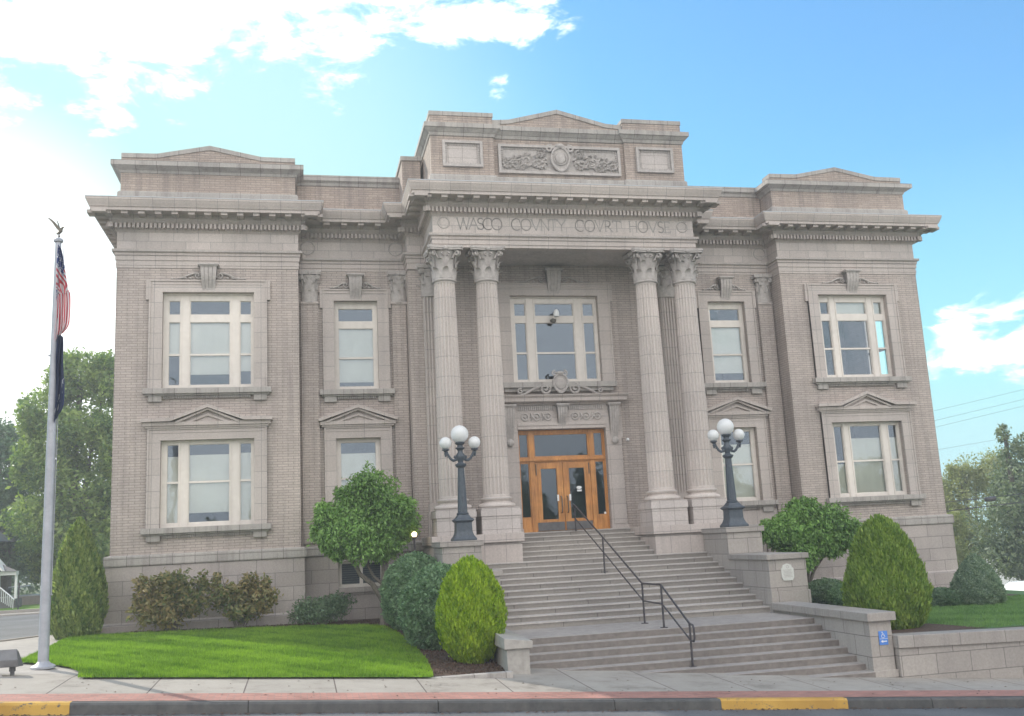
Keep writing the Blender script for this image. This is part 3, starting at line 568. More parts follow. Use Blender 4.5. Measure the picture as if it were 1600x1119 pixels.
# columns
def leaf_strip(mb, ang, r0, z0, h, wid, lean, curl=.09, flat=None):
    n = 6; vs = []
    for i in range(n+1):
        t = i/n; zz = z0+h*(t if t < .8 else .8+.2*math.sin((t-.8)/.2*math.pi*.5)*.6-(t-.8)*.35); rr = r0+lean*t*t+curl*max(0, t-.65)**1.2*3.2
        wv = wid*(1-.15*t)*(1 if t < .75 else 1-.55*(t-.75)/.25)
        for sd in (-1, 0, 1):
            r2 = rr+(.03 if sd == 0 else 0)
            vs.append((r2*math.cos(ang)-sd*wv/2*math.sin(ang), r2*math.sin(ang)+sd*wv/2*math.cos(ang), zz))
    mb.add(vs, [(i*3+k, i*3+k+1, (i+1)*3+k+1, (i+1)*3+k) for i in range(n) for k in (0, 1)])
def capital_mesh():
    c = MB(); c.lathe((0, 0, 0), [(.335, -.07), (.37, -.06), (.385, -.03), (.37, 0), (.34, .01), (.33, .05), (.33, .5), (.36, .7), (.43, .82), (.44, .84)], 28)
    for k in range(8): leaf_strip(c, 2*math.pi*k/8, .345, .0, .38, .22, .05, .13); leaf_strip(c, 2*math.pi*(k+.5)/8, .35, .02, .66, .22, .07, .13)
    for k in range(4):
        a = math.pi/4+k*math.pi/2
        for sd in (-1, 1):
            o = Vector((-math.sin(a), math.cos(a), 0))*sd*.045; rad = Vector((math.cos(a), math.sin(a), 0))
            c.tube([tuple(rad*(.34+.06*i/5+.12*(i/5)**2)+o*(2.4-1.4*i/5)+Vector((0, 0, .45+.38*i/5))) for i in range(6)], .028, 5)
            c.tube([tuple(rad*(.53+.085*math.cos(2.2-t*.62)*(1-t*.075))+o+Vector((0, 0, .76+.085*math.sin(2.2-t*.62)*(1-t*.075)))) for t in range(11)], .034, 6)
        b = k*math.pi/2; rb = Vector((math.cos(b), math.sin(b), 0)); tb = Vector((-math.sin(b), math.cos(b), 0))
        for sd in (-1, 1): c.tube([tuple(rb*(.40+.05*math.cos(t*.6))+tb*sd*(.07+.055*math.cos(t*.62)*(1-t*.08))+Vector((0, 0, .74+.055*math.sin(t*.62)*(1-t*.08)))) for t in range(10)], .022, 5)
        c.ball(tuple(rb*.475+Vector((0, 0, .90))), (.075, .075, .07), 8, 6)
    ab = []
    for k in range(4):                                # abacus with hollow sides and cut corners
        a = math.pi/4+k*math.pi/2
        for da in (-.07, .07): ab.append((.70*math.cos(a+da), .70*math.sin(a+da)))
        for t in (.2, .4, .6, .8):
            p = Vector((.70*math.cos(a+.07), .70*math.sin(a+.07))).lerp(Vector((.70*math.cos(a+math.pi/2-.07), .70*math.sin(a+math.pi/2-.07))), t)
            p *= 1-.13*math.sin(math.pi*t); ab.append(tuple(p))
    c.plan(ab, .86, .91); c.plan([(x*1.04, y*1.04) for x, y in ab], .912, .985)
    return c
CAPM = capital_mesh()
NS = 20
def flute(k): return (1.0, .985, .905, .88, .905, .985)[k % 6]
YCOL = -1.777
colroots = []
for i, x in enumerate((-3.859, -2.563, 2.563, 3.859)):
    if i == 0:
        zs = np.linspace(1.30, 7.70, 14); prof = [(.395-.075*((z-1.3)/6.4)**1.6, z) for z in zs]
        sh = MB(); sh.lathe((x, YCOL, 0), prof, NS*6, 0, flute); sh.lathe((x, YCOL, 0), [(.395, 1.22), (.405, 1.25), (.392, 1.305)], 40)
        sh.lathe((x, YCOL, 0), [(.315, 7.64), (.325, 7.66), (.325, 7.72)], 40)
        shaft = part(sh, 'column', 'drum', fixn=False, smooth=True)
        cpm = MB(); cpm.add(CAPM.v, CAPM.f); cpm.xf(Matrix.Translation((x, YCOL, 7.772)))
        part(cpm, 'capital', 'carved', shaft, fixn=False, smooth=True)
        part(MB().lathe((x, YCOL, 0), [(.40, 1.235), (.45, 1.22), (.475, 1.185), (.45, 1.14), (.415, 1.12), (.41, 1.09), (.44, 1.06), (.50, 1.05), (.545, 1.01), (.55, .97), (.52, .93), (.50, .92)], 40), 'column_base', 'drum', shaft, fixn=False, smooth=True)
        pd = MB(); hw = .585; pd.cbox(x, YCOL, .885, 1.14, 1.14, .07); pd.cbox(x, YCOL, .765, 1.17, 1.17, .17); pd.cbox(x, YCOL, .43, 1.12, 1.12, .50)
        part(pd, 'pedestal', 'pale_panel', shaft, bevel=.008)
    else:
        c = shaft.copy(); COL.objects.link(c); c.location.x += x+3.859
        for ch in list(shaft.children): d = ch.copy(); COL.objects.link(d); d.parent = c
for s in (-1, 1):
    a, b = min(s*1.945, s*4.60), max(s*1.945, s*4.60)
    part(MB().box(a, b, -2.50, .0, -.06, .18), 'portico_plinth', 'stone', bevel=.008)
    part(MB().box(a+.08, b-.08, -2.40, .0, -.14, -.06), 'portico_plinth', 'step_old')
    part(MB().box(a+.06, b-.06, -2.43, .0, -2.6, -.14), 'portico_plinth', 'stone')
    # fluted pilasters on the back wall
    for x in (3.98,):
        pf = MB(); x *= s; w_ = .64; n = 6
        pts = [(x-w_/2, 0)]
        for k in range(n):
            u = x-w_/2+.03+(w_-.06)*k/n; st = (w_-.06)/n
            pts += [(u, -.16), (u+st*.2, -.16), (u+st*.35, -.115), (u+st*.65, -.115), (u+st*.8, -.16)]
        pts += [(x+w_/2-.03, -.16), (x+w_/2, -.16), (x+w_/2, 0)]
        pf.plan(pts, 1.2, 7.75); pl_ = part(pf, 'fluted_pilaster', 'drum')
        part(MB().box(x-.40, x+.40, -.26, -.0, .18, .92).box(x-.37, x+.37, -.23, 0, .92, 1.2), 'pilaster_base', 'stone', pl_)
        cm = MB(); cm.add(CAPM.v, CAPM.f); cm.xf(Matrix.Translation((x, -.06, 7.772)) @ Matrix.Diagonal((.98, .42, 1, 1))); part(cm, 'capital', 'carved', pl_, fixn=False, smooth=True)
    for x in (7.83, 5.0):                            # carved heads of the bay pilasters
        cm = MB(); cm.add(CAPM.v, CAPM.f); cm.xf(Matrix.Translation((s*x, YM-.03, 7.76)) @ Matrix.Diagonal((.68, .40, .99, 1))); part(cm, 'pilaster_capital', 'carved', fixn=False, smooth=True)
        part(MB().box(s*x-.27, s*x+.27, YM-.16, YM, 7.655, 7.72), 'pilaster_neck', 'stone')

# windows
def window(h, y, cols, rows, blinds, name='window', frame='paint', glass='glass', rails=()):
    # cols/rows: glazed spans as fractions; rails: extra meeting rails (col index, z fraction)
    x0, x1, z0, z1 = h; W_, H_ = x1-x0, z1-z0; fx = lambda u: x0+u*W_; fz = lambda v: z1-v*H_
    f = MB(); yf = y+.13
    xs = [0]+[c for p in cols for c in p]+[1]; zs = [0]+[r for p in rows for r in p]+[1]
    for i in range(0, len(xs), 2): f.box(fx(xs[i]), fx(xs[i+1]), yf, yf+.12, z0, z1)
    for a, b in cols:
        for j in range(0, len(zs), 2): f.box(fx(a)-.0, fx(b), yf+.012, yf+.108, fz(zs[j+1]), fz(zs[j]))
        for ra, rb in rows:                          # sash edges, set back
            t = .014
            for p, q, r, s in ((a, b, ra, None), (a, b, rb, None)):
                zz = fz(r); f.box(fx(a), fx(b), yf+.04, yf+.09, zz-(t if r == ra else 0), zz+(0 if r == ra else t))
            f.box(fx(a), fx(a)+t, yf+.041, yf+.089, fz(rb)+t, fz(ra)-t); f.box(fx(b)-t, fx(b), yf+.041, yf+.089, fz(rb)+t, fz(ra)-t)
    for a, b in cols:
        for r in rails: f.box(fx(a)+.002, fx(b)-.002, yf+.02, yf+.10, fz(r)-.03, fz(r)+.03)
    # raised beads on the mullions
    for i in range(2, len(xs)-2, 2): f.box(fx(xs[i])+.03, fx(xs[i])+.055, yf-.02, yf, z0, z1).box(fx(xs[i+1])-.055, fx(xs[i+1])-.03, yf-.02, yf, z0, z1)
    f.box(x0, x1, yf-.03, yf, z1-.045, z1)
    fo = part(f, name, frame)
    gl = MB(); gl.add([(x0, yf+.065, z0), (x1, yf+.065, z0), (x1, yf+.065, z1), (x0, yf+.065, z1)], [(0, 1, 2, 3)])
    part(gl, 'pane', glass, fo, fixn=False)
    for a, b, r0, r1 in blinds: 
        bl = MB().box(fx(a), fx(b), yf+.15, yf+.156, fz(r1), fz(r0)); bl.box(fx(a), fx(b), yf+.147, yf+.16, fz(r1)-.0, fz(r1)+.02)
        part(bl, 'blind', random.choice(('blind', 'blind', 'blind2')), fo)
    return fo
TC = [(.060, .182), (.292, .728), (.843, .965)]
RW_ = [(.075, .22), (.30, .955)]
RL_ = [(.045, .95)]
window(flip(WU), 0, TC, RW_, [(.03, .2, .26, .63), (.28, .74, .26, .84), (.83, .98, .26, .81)], rails=(.64,))
window(WU, 0, TC, RW_, [(.28, .74, .02, .26), (.83, .98, .02, .26)], rails=(.64,))
window(flip(WL), 0, TC, RL_, [(.03, .2, .18, 1), (.28, .74, .165, .84), (.83, .98, .155, 1)], rails=(.485,))
window(WL, 0, TC, RL_, [(.03, .2, .55, 1), (.28, .74, .21, .96), (.83, .98, .21, .95)], rails=(.52,))
MC = [(.10, .90)]
window(flip(MU), YM, MC, RW_, [(.05, .95, .26, .90)], rails=(.635,)); window(MU, YM, MC, RW_, [(.05, .95, .26, .86)], rails=(.64,))
window(flip(ML), YM, MC, RL_, [(.05, .95, .18, 1)], rails=(.5,)); window(ML, YM, MC, RL_, [(.05, .95, .22, 1)], rails=(.5,))
window(CW, 0, TC, RW_, [], rails=(.65,))
# surrounds
def console(mb, cx, y, z0, z1, wt_, wb_, pj=.22):
    n = 9
    for k in range(4):                                # four ribs swelling out at the head
        a0, a1 = -1+k*.5+.03, -1+k*.5+.47; vs = []
        for i in range(n+1):
            t = i/n; z = z1-(z1-z0)*t; w2 = (wt_*(1-t)+wb_*t)/2; p = pj*(.55+.45*math.cos(t*math.pi*.9))*(1-.25*t)+.05*math.sin(math.pi*t)**2
            vs += [(cx+a0*w2, y-p, z), (cx+a1*w2, y-p, z), (cx+a1*w2, y+.02, z), (cx+a0*w2, y+.02, z)]
        fs = [(i*4+j, i*4+(j+1) % 4, i*4+4+(j+1) % 4, i*4+4+j) for i in range(n) for j in range(4)]+[(3, 2, 1, 0), (n*4, n*4+1, n*4+2, n*4+3)]
        mb.add(vs, fs)
    vs = []
    for i in range(n+1):                              # the ground behind the ribs
        t = i/n; z = z1-(z1-z0)*t; w2 = (wt_*(1-t)+wb_*t)/2*.97; p = (pj*(.55+.45*math.cos(t*math.pi*.9))*(1-.25*t)+.05*math.sin(math.pi*t)**2)-.03
        vs += [(cx-w2, y-p, z), (cx+w2, y-p, z), (cx+w2, y+.02, z), (cx-w2, y+.02, z)]
    mb.add(vs, [(i*4+j, i*4+(j+1) % 4, i*4+4+(j+1) % 4, i*4+4+j) for i in range(n) for j in range(4)]+[(3, 2, 1, 0), (n*4, n*4+1, n*4+2, n*4+3)])
    mb.box(cx-wt_*.62, cx+wt_*.62, y-pj-.06, y+.02, z1, z1+.05); mb.box(cx-wt_*.56, cx+wt_*.56, y-pj-.03, y+.02, z1-.03, z1)
def surround(h, y, jw, hw_, ear=0.0, earh=.62):
    x0, x1, z0, z1 = h; p = .085; q = MB()
    def bar(a, b, c, d, dy=0.0): q.box(a, b, y-p-dy, y+.01, c, d)
    bar(x0-jw, x0, z0, z1); bar(x1, x1+jw, z0, z1); bar(x0-jw, x1+jw, z1, z1+hw_)
    r = .05
    bar(x0-jw, x0-jw+r, z0, z1+hw_-r, .03); bar(x1+jw-r, x1+jw, z0, z1+hw_-r, .03); bar(x0-jw, x1+jw, z1+hw_-r, z1+hw_, .032)
    bar(x0-jw+.10, x1+jw-.10, z1+hw_-.15, z1+hw_-.125, .015)
    if ear:
        for sg, xe in ((-1, x0-jw), (1, x1+jw)): bar(min(xe, xe+sg*ear), max(xe, xe+sg*ear), z1+hw_-earh, z1+hw_, .0)
    return part(q, 'window_surround', 'stone_jamb', bevel=.006)
def sill(h, y, ov, zt):
    x0, x1 = h[0]-ov, h[1]+ov; q = MB()
    q.box(x0, x1, y-.22, y+.12, zt-.16, zt); q.box(x0+.06, x1-.06, y-.14, y, zt-.21, zt-.16)
    q.box(x0+.14, x0+.52, y-.11, y, zt-.38, zt-.21); q.box(x1-.52, x1-.14, y-.11, y, zt-.38, zt-.21)
    for k in range(int((x1-x0-1.1)/.06)): q.box(x0+.56+k*.06, x0+.60+k*.06, y-.09, y, zt-.29, zt-.215)
    part(q, 'window_sill', 'cap', bevel=.006)
def swirls(cx, cz, y, d0, ln, sc=1.0):
    for sg in (-1, 1):
        mb = MB()
        mb.tube(spiral(cx+sg*(d0+.10*sc), cz+.03, y, .105*sc, 1.3, 3.1, sg), .024*sc, 5)
        mb.tube([(cx+sg*(d0+.10*sc+ln*t), y, cz+.11*sc-.19*sc*(t**.8)+.03*math.sin(t*7)) for t in (0, .2, .4, .6, .8, 1)], [.03*sc, .034*sc, .03*sc, .026*sc, .02*sc, .016*sc], 5)
        mb.ball((cx+sg*(d0+.1*sc+ln), y, cz-.07*sc), .032*sc, 7, 5)
        for t in (.3, .5, .7): mb.ball((cx+sg*(d0+.1*sc+ln*t), y, cz-.05*sc), (.045*sc, .025, .03*sc), 7, 5)
        part(mb, 'scroll', 'carved', fixn=False, smooth=True)
def pediment(cx, y, zb, w2, hrise, sh):
    q = MB()                                          # bed, raking mouldings with flat shoulders, little inner gable
    q.box(cx-w2+.10, cx+w2-.10, y-.15, y+.01, zb, zb+.06); q.box(cx-w2+.05, cx+w2-.05, y-.20, y+.01, zb+.06, zb+.17)
    top = zb+.27; a = w2*sh
    pts = [(-w2, top-.07), (-w2, top), (-a, top+.01), (0, top+hrise), (a, top+.01), (w2, top), (w2, top-.07)]
    for (xa, za), (xb, zb_) in zip(pts[1:5], pts[2:6]): q.prism([(cx+xa, za-.10), (cx+xb, zb_-.10), (cx+xb, zb_), (cx+xa, za)], y-.30, y+.01)
    for (xa, za), (xb, zb_) in zip(pts[2:4], pts[3:5]): q.prism([(cx+xa*.86, za-.165), (cx+xb*.86, zb_-.165), (cx+xb*.86, zb_-.10), (cx+xa*.86, za-.10)], y-.23, y+.01)
    q.prism([(cx-a, zb+.17), (cx+a, zb+.17), (cx+.01, top+hrise-.15), (cx-.01, top+hrise-.15)], y-.10, y+.01)
    b_ = a*.58
    for sg in (-1, 1): q.prism([(cx+sg*b_, zb+.172), (cx+sg*(b_-.16), zb+.172), (cx, zb+.17+hrise*.42), (cx, zb+.17+hrise*.60)], y-.16, y+.01)
    part(q, 'window_pediment', 'stone', bevel=.004)
for s in (-1, 1):
    U, Lw, u, l = (WU, WL, MU, ML) if s > 0 else (flip(WU), flip(WL), flip(MU), flip(ML))
    for h, y, ear, jw, kw in ((U, 0, .09, .39, .40), (u, YM, .08, .36, .36)):
        surround(h, y, jw, .38, ear); sill(h, y, jw+.12, h[2]); cx = (h[0]+h[1])/2
        k = MB(); console(k, cx, y-.06, h[3]+.03, h[3]+.80, kw*1.25, kw*.95); part(k, 'keystone', 'carved')
        swirls(cx, h[3]+.50, y-.05, kw*.55, .75 if y == 0 else .48)
    for h, y, jw, w2, shl in ((Lw, 0, .37, 1.86, .56), (l, YM, .36, 1.22, .94)):
        surround(h, y, jw, .36); sill(h, y, jw+.12, h[2]); pediment((h[0]+h[1])/2, y, h[3]+.36, w2, .40 if y == 0 else .40, shl)
surround(CW, 0, .42, .42, .10); k = MB(); console(k, 0, -.06, 7.82, 8.60, .52, .38); part(k, 'keystone', 'carved')
swirls(0, 8.3, -.05, .3, .85)
part(MB().box(-1.9, 1.9, -.24, .12, 4.72, 4.892).box(-1.8, 1.8, -.15, 0, 4.60, 4.72), 'window_sill', 'cap', bevel=.006)
# entrance: frame, entablature, brackets, cartouche
en = MB()
for s in (-1, 1):
    en.box(min(s*1.45, s*1.96), max(s*1.45, s*1.96), -.14, .01, .18, 3.05); en.box(min(s*1.52, s*1.88), max(s*1.52, s*1.88), -.17, -.14, .32, 2.75); en.box(min(s*1.43, s*1.99), max(s*1.43, s*1.99), -.18, 0, .18, .30)
    en.box(min(s*1.45, s*2.02), max(s*1.45, s*2.02), -.12, .01, 3.05, 4.15)
en.box(-1.45, 1.45, -.12, .01, 3.39, 4.15); en.box(-1.45, 1.45, -.16, -.12, 3.39, 3.46); en.box(-1.45, 1.45, -.145, -.12, 3.50, 3.58)
part(en, 'door_surround', 'stone_jamb', bevel=.006)
part(MB().sweep([(-1.92, .01), (-1.92, -.12), (1.92, -.12), (1.92, .01)], [(-.1, 4.15), (.04, 4.16), (.07, 4.20), (.22, 4.24), (.24, 4.26), (.24, 4.36), (.30, 4.42), (.31, 4.46), (-.1, 4.49)]), 'door_cornice', 'stone')
for cx in (-1.72, 0, 1.72):
    br = MB(); console(br, cx, -.10, 3.42 if cx == 0 else 3.0, 4.12, .34, .24, .24)
    if cx: br.ball((cx, -.2, 2.97), (.12, .09, .12), 10, 7)
    part(br, 'bracket', 'carved')
for sg in (-1, 1):
    fr = MB()
    for k in range(18): fr.box(sg*.82-.57+k*.065, sg*.82-.53+k*.065, -.155, -.12, 3.99, 4.13)
    for x in (.45, .82, 1.2): fr.tube(ring_path(sg*x, 3.78, -.13, .11, 16), .028, 5); fr.ball((sg*x, -.13, 3.78), (.05, .04, .05), 8, 5)
    for x in (.63, 1.01): fr.tube([(sg*x, -.13, 3.66), (sg*x+.05, -.15, 3.76), (sg*x, -.13, 3.9)], [.02, .05, .02], 5)
    part(fr, 'door_frieze_ornament', 'carved', fixn=False)
ct = MB(); cartouche(ct, 0, 4.83, -.20, .27, .30); ct.ball((0, -.27, 4.82), (.17, .05, .19), 12, 8)
for sg in (-1, 1):
    ct.tube(spiral(sg*.50, 4.68, -.20, .18, 1.5, 2.8, sg), .04, 6); ct.tube([(sg*(.5+t*.85), -.2, 4.84-.33*t**.6+.05*math.sin(t*5)) for t in (0, .2, .4, .6, .8, 1)], [.05, .05, .045, .04, .035, .03], 6); ct.tube(spiral(sg*1.32, 4.60, -.2, .10, 1.2, 1.0, -sg), .03, 5)
    ct.tube(spiral(sg*.16, 5.16, -.22, .10, 1.2, 1.4, -sg), .03, 5)
part(ct, 'door_cartouche', 'carved', fixn=False, smooth=True)
# timber door screen
fy = .10; df = MB()
for a, b in ((-1.45, -1.40), (-1.07, -.92), (.92, 1.07), (1.40, 1.45)): df.box(a, b, fy, fy+.14, .18, 3.38)
for z0, z1 in ((3.28, 3.38), (2.36, 2.50)): df.box(-1.40, 1.40, fy+.01, fy+.13, z0, z1)
df.box(-1.42, 1.42, fy-.05, fy, 2.40, 2.46)
for s in (-1, 1):
    a, b = min(s*1.07, s*1.40), max(s*1.07, s*1.40); df.box(a, b, fy+.03, fy+.10, .18, .62)
    for zz0, zz1 in ((.62, 2.36), (2.50, 3.28)):
        df.box(a, a+.035, fy+.031, fy+.09, zz0, zz1).box(b-.035, b, fy+.031, fy+.09, zz0, zz1)
        df.box(a+.035, b-.035, fy+.032, fy+.09, zz0, zz0+.035).box(a+.035, b-.035, fy+.032, fy+.09, zz1-.035, zz1)
df.box(-.92, .92, fy+.031, fy+.09, 2.50, 2.55).box(-.92, .92, fy+.031, fy+.09, 3.23, 3.28).box(-.92, -.87, fy+.032, fy+.09, 2.55, 3.23).box(.87, .92, fy+.032, fy+.09, 2.55, 3.23)
dfo = part(df, 'door_screen', 'wood', bevel=.004)
part(MB().add([(-1.4, fy+.07, .5), (1.4, fy+.07, .5), (1.4, fy+.07, 3.3), (-1.4, fy+.07, 3.3)], [(0, 1, 2, 3)]), 'pane', 'door_glass', dfo, fixn=False)
for s in (-1, 1):
    d = MB(); a, b = (-.915, -.006) if s < 0 else (.006, .915)
    d.box(a, a+.20, fy+.03, fy+.09, .20, 2.355).box(b-.20, b, fy+.03, fy+.09, .20, 2.355).box(a+.2, b-.2, fy+.03, fy+.09, .20, .56).box(a+.2, b-.2, fy+.03, fy+.09, 2.15, 2.355)
    do = part(d, 'door', 'wood', bevel=.004)
    part(MB().box(a+.02, b-.02, fy+.022, fy+.03, .21, .47), 'kick_plate', 'steel', do)
    xh = -s*-.10
    part(MB().tube([(s*.10, fy+.03, .75), (s*.10, fy-.06, .78), (s*.10, fy-.07, 1.0), (s*.10, fy-.06, 1.24), (s*.10, fy+.03, 1.27)], .018, 6), 'handle', 'bronze', do)
    part(MB().box(s*.20-.03, s*.20+.03, fy+.02, fy+.028, 1.12, 1.32), 'door_notice', 'white', do)
    part(MB().box(s*.87-.012, s*.87+.012, fy-.01, fy+.03, 1.95, 2.3), 'door_closer', 'bronze', do)
part(MB().ball((.52, fy+.06, 1.52), (.09, .004, .05), 10, 6).box(.45, .60, fy+.055, fy+.06, 1.40, 1.455), 'door_notice', 'white', dfo)
part(MB().box(1.30, 1.37, fy+.055, fy+.06, .62, .72), 'door_notice', 'white', dfo)
# small fittings on the wall
part(MB().box(2.15, 2.22, -.10, .0, 2.94, 3.03).ball((2.18, -.12, 2.98), .045, 8, 6), 'security_camera', 'white')
lf = MB(); lf.lathe((.03, -.14, 7.17), [(.02, -.13), (.09, -.11), (.10, -.02), (.085, .05), (.04, .12)], 14); lf.box(.0, .06, -.1, .14, 7.20, 7.26); part(lf, 'wall_light', 'white')
part(MB().lathe((-.06, -.03, 6.93), [(.03, -.07), (.09, -.03), (.11, .04), (.04, .07)], 14).box(-.09, -.03, -.02, .14, 6.97, 7.02), 'wall_light', 'bronze')
# ------------------------------------------------------------------ ground
def zs(x, y): return -2.95-.076*x+.02*(-11-y)*-1      # pavement: falls to the right and a little to the kerb
def zb(x):
    if x < -13.5: return -2.05
    if x < 13.5: return -2.05-.45*(x+13.5)/27
    return -2.5
def terr(x, y):
    if y <= -10.9: return zs(x, y)
    if x > 3.55: return -2.47 if x < 14.5 else -2.47-min(x-14.5, 30)*.19
    zf = zs(max(x, -15), -10.9)
    if y < 0: t = (y+10.9)/10.9; return zf*(1-t)+zb(x)*t
    return zb(x)-(.012*max(0, y-4) if x < -13.5 else 0)
def sheet(name, rows, mat, dz, fn=terr, nx=24):       # rows: (y, x_left, x_right)
    vs, fs = [], []
    for y, a, b in rows:
        for i in range(nx+1): x = a+(b-a)*i/nx; vs.append((x, y, fn(x, y)+dz))
    for j in range(len(rows)-1):
        for i in range(nx): p = j*(nx+1)+i; fs.append((p, p+1, p+nx+2, p+nx+1))
    me = bpy.data.meshes.new(name); me.from_pydata(vs, [], fs); me.materials.append(M[mat]); o = bpy.data.objects.new(name, me); COL.objects.link(o)
    return struct(o)
def rowsof(pts, n=24):                                # smooth rows from key rows
    out = []
    for (y0, a0, b0), (y1, a1, b1) in zip(pts[:-1], pts[1:]):
        for i in range(n): t = i/n; out.append((y0+(y1-y0)*t, a0+(a1-a0)*t, b0+(b1-b0)*t))
    return out+[pts[-1]]
YK = -13.48                                           # kerb face
def road_z(x, y):
    z = zs(x, YK)-.16+.012*min(YK-y, 6)
    if y < -24: z += min((-24-y)*.10, 1.0) if x < 30 else 0
    return z
def far_z(x, y):
    if y < -13.4: return road_z(max(-80, min(80, x)), min(y, YK))-.06
    if y < -10.9: return zs(max(-80, min(80, x)), y)-.05
    return terr(x, y)-.03
vs, fs = [], []
gx = [-320, -150]+list(np.arange(-80, 80.1, 2.0))+[150, 320]; gy = [-320, -100, -60, -40, -30, -24, -18, -13.6, -13.47, -13.3, -11, -10.85]+list(np.arange(-10, 60, 2.5))+[90, 200, 320]
for y in gy:
    for x in gx:
        z = far_z(x, y)
        if -13.9 < x < 13.9 and .6 < y < 14: z -= .6
        if -4.6 < x < 14.5 and -10.9 < y < -2: z -= 1.6
        if x < -14 and -11 < y < 23: z -= .5
        vs.append((x, y, z))
n = len(gx)
for j in range(len(gy)-1):
    for i in range(n-1): p = j*n+i; fs.append((p, p+1, p+n+1, p+n))
me = bpy.data.meshes.new('ground'); me.from_pydata(vs, [], fs); me.materials.append(M['earth']); g_ = bpy.data.objects.new('ground', me); COL.objects.link(g_); struct(g_)
sheet('road', [(y, -80, 80) for y in (-26, -24, -20, -16, YK)], 'asphalt', 0.0, road_z, 60)
sheet('pavement', [(y, -80, 80) for y in (-12.6, -11.5, -10.9)]+[(-9.3, -80, 80)], 'walk', .012, lambda x, y: zs(x, y) if -4.6 < x < 3.7 or y < -10.89 else min(zs(x, y), terr(x, y))-.02, 160)
sheet('brick_paving', [(y, -80, 80) for y in (-13.30, -12.95, -12.6)], 'bricks', .013, zs, 60)
kb = MB()
def kerb_seg(mb, a, b, out=0.0, up=0.0, n=1):
    for i in range(n):
        x0, x1 = a+(b-a)*i/n, a+(b-a)*(i+1)/n
        P = []
        for x in (x0, x1):
            z = zs(x, YK)+up; P += [(x, YK-out-.02, z-.40), (x, YK-out, z-.02), (x, YK+.03, z+.012), (x, YK+.18, z+.012), (x, YK+.18, z-.4)]
        mb.add(P, [(k, (k+1) % 5, 5+(k+1) % 5, 5+k) for k in range(5)]+[(4, 3, 2, 1, 0), (5, 6, 7, 8, 9)])
for i in range(-26, 27): kerb_seg(kb, i*3.0+.006, i*3.0+2.994)
kb_o = struct(kb.build('kerb', M['kerb']))
for a, b in ((-18.0, -11.62), (-1.08, 1.32)):
    k = MB(); kerb_seg(k, a, b, .004, .004); k.build('yellow_kerb_marking', M['yellow'], kb_o)
# leaf litter along the gutter
lt = MB()
for i in range(700):
    x = random.uniform(-16, 9); y = YK-.03-abs(random.gauss(0, .12)); z = road_z(x, y)+.012; s = random.uniform(.012, .04); a = random.uniform(0, 6.3)
    lt.add([(x+s*math.cos(a), y+s*math.sin(a), z), (x-s*math.sin(a), y+s*math.cos(a), z+.015), (x-s*math.cos(a), y-s*math.sin(a), z+.004)], [(0, 1, 2)])
struct(lt.build('gutter_litter', M['mulch'], fixn=False), 'stuff')
fl = MB()
for i in range(150):
    x = random.uniform(-15, 8); y = random.uniform(-13.2, -11.2); z = zs(x, y)+.018; s = random.uniform(.012, .035); a_ = random.uniform(0, 6.3)
    fl.add([(x+s*math.cos(a_), y+s*math.sin(a_), z), (x-s*math.sin(a_), y+s*math.cos(a_), z+.012), (x-s*math.cos(a_), y-s*math.sin(a_), z+.003)], [(0, 1, 2)])
struct(fl.build('fallen_leaves', M['mulch'], fixn=False), 'stuff')
# lawns, beds, corner pavement, side street
LLk = [(-11.03, -11.95, -5.82), (-10.2, -12.10, -5.75), (-9.4, -12.45, -5.70), (-8.9, -12.85, -5.67), (-8.55, -13.35, -5.66), (-8.3, -13.65, -5.66), (-6.3, -13.75, -5.68), (-4.0, -13.95, -5.76), (-2.1, -14.12, -5.96), (-1.45, -14.1, -6.6), (-1.2, -13.6, -7.6), (-1.05, -13.3, -9.5)]
sheet('lawn', rowsof(LLk, 4), 'lawn', .045, nx=40)
sheet('planting_bed', [(y, -13.75, -3.45) for y in np.linspace(-1.5, .7, 5)], 'mulch', .030, nx=40)
sheet('planting_bed', [(y, -6.6, -4.2 if y < -6 else -3.45) for y in np.linspace(-10.75, -1.4, 16)], 'mulch', .028, nx=20)
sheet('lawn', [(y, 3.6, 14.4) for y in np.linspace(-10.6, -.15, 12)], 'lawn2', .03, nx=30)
sheet('planting_bed', [(y, 4.1, 6.3+.3*math.sin(y)) for y in np.linspace(-10.55, -8.2, 6)], 'mulch', .045, nx=12)
sheet('planting_bed', [(y, 4.4, 13.2) for y in np.linspace(-3.6, -.15, 6)], 'mulch', .045, nx=12)
sheet('corner_pavement', [(y, -17.6+(0 if y < -2.5 else (y+2.5)*.62), -11.5) for y in (-10.95, -9, -7, -5, -2.5, -1, 0, 1, 2)]+[(4, -14.3, -13.4), (14, -14.3, -13.4)], 'pad', .004, nx=10)
kb2 = MB(); kp = [(-17.7, -12), (-17.6, -2.5), (-14.8, 2.0), (-14.3, 5), (-14.3, 30)]
for (x0, y0), (x1, y1) in zip(kp[:-1], kp[1:]):
    d = Vector((x1-x0, y1-y0)).normalized(); nn = Vector((-d.y, d.x))*.15; z0, z1 = terr(x0, max(y0, -10.8))+.02, terr(x1, y1)+.02
    kb2.add([(x0, y0, z0), (x1, y1, z1), (x1+nn.x, y1+nn.y, z1), (x0+nn.x, y0+nn.y, z0), (x0, y0, z0-.2), (x1, y1, z1-.2), (x1+nn.x, y1+nn.y, z1-.2), (x0+nn.x, y0+nn.y, z0-.2)], [(0, 1, 2, 3), (3, 2, 6, 7), (0, 4, 5, 1)])
struct(kb2.build('side_kerb', M['pad']))
sheet('side_street', [(y, -60, -17.7) for y in (-12, -2.5)]+[(2.0, -60, -14.9), (5, -60, -14.4), (12, -60, -14.4), (21, -60, -14.4)], 'asphalt', -.08, nx=20)
kb3 = MB()
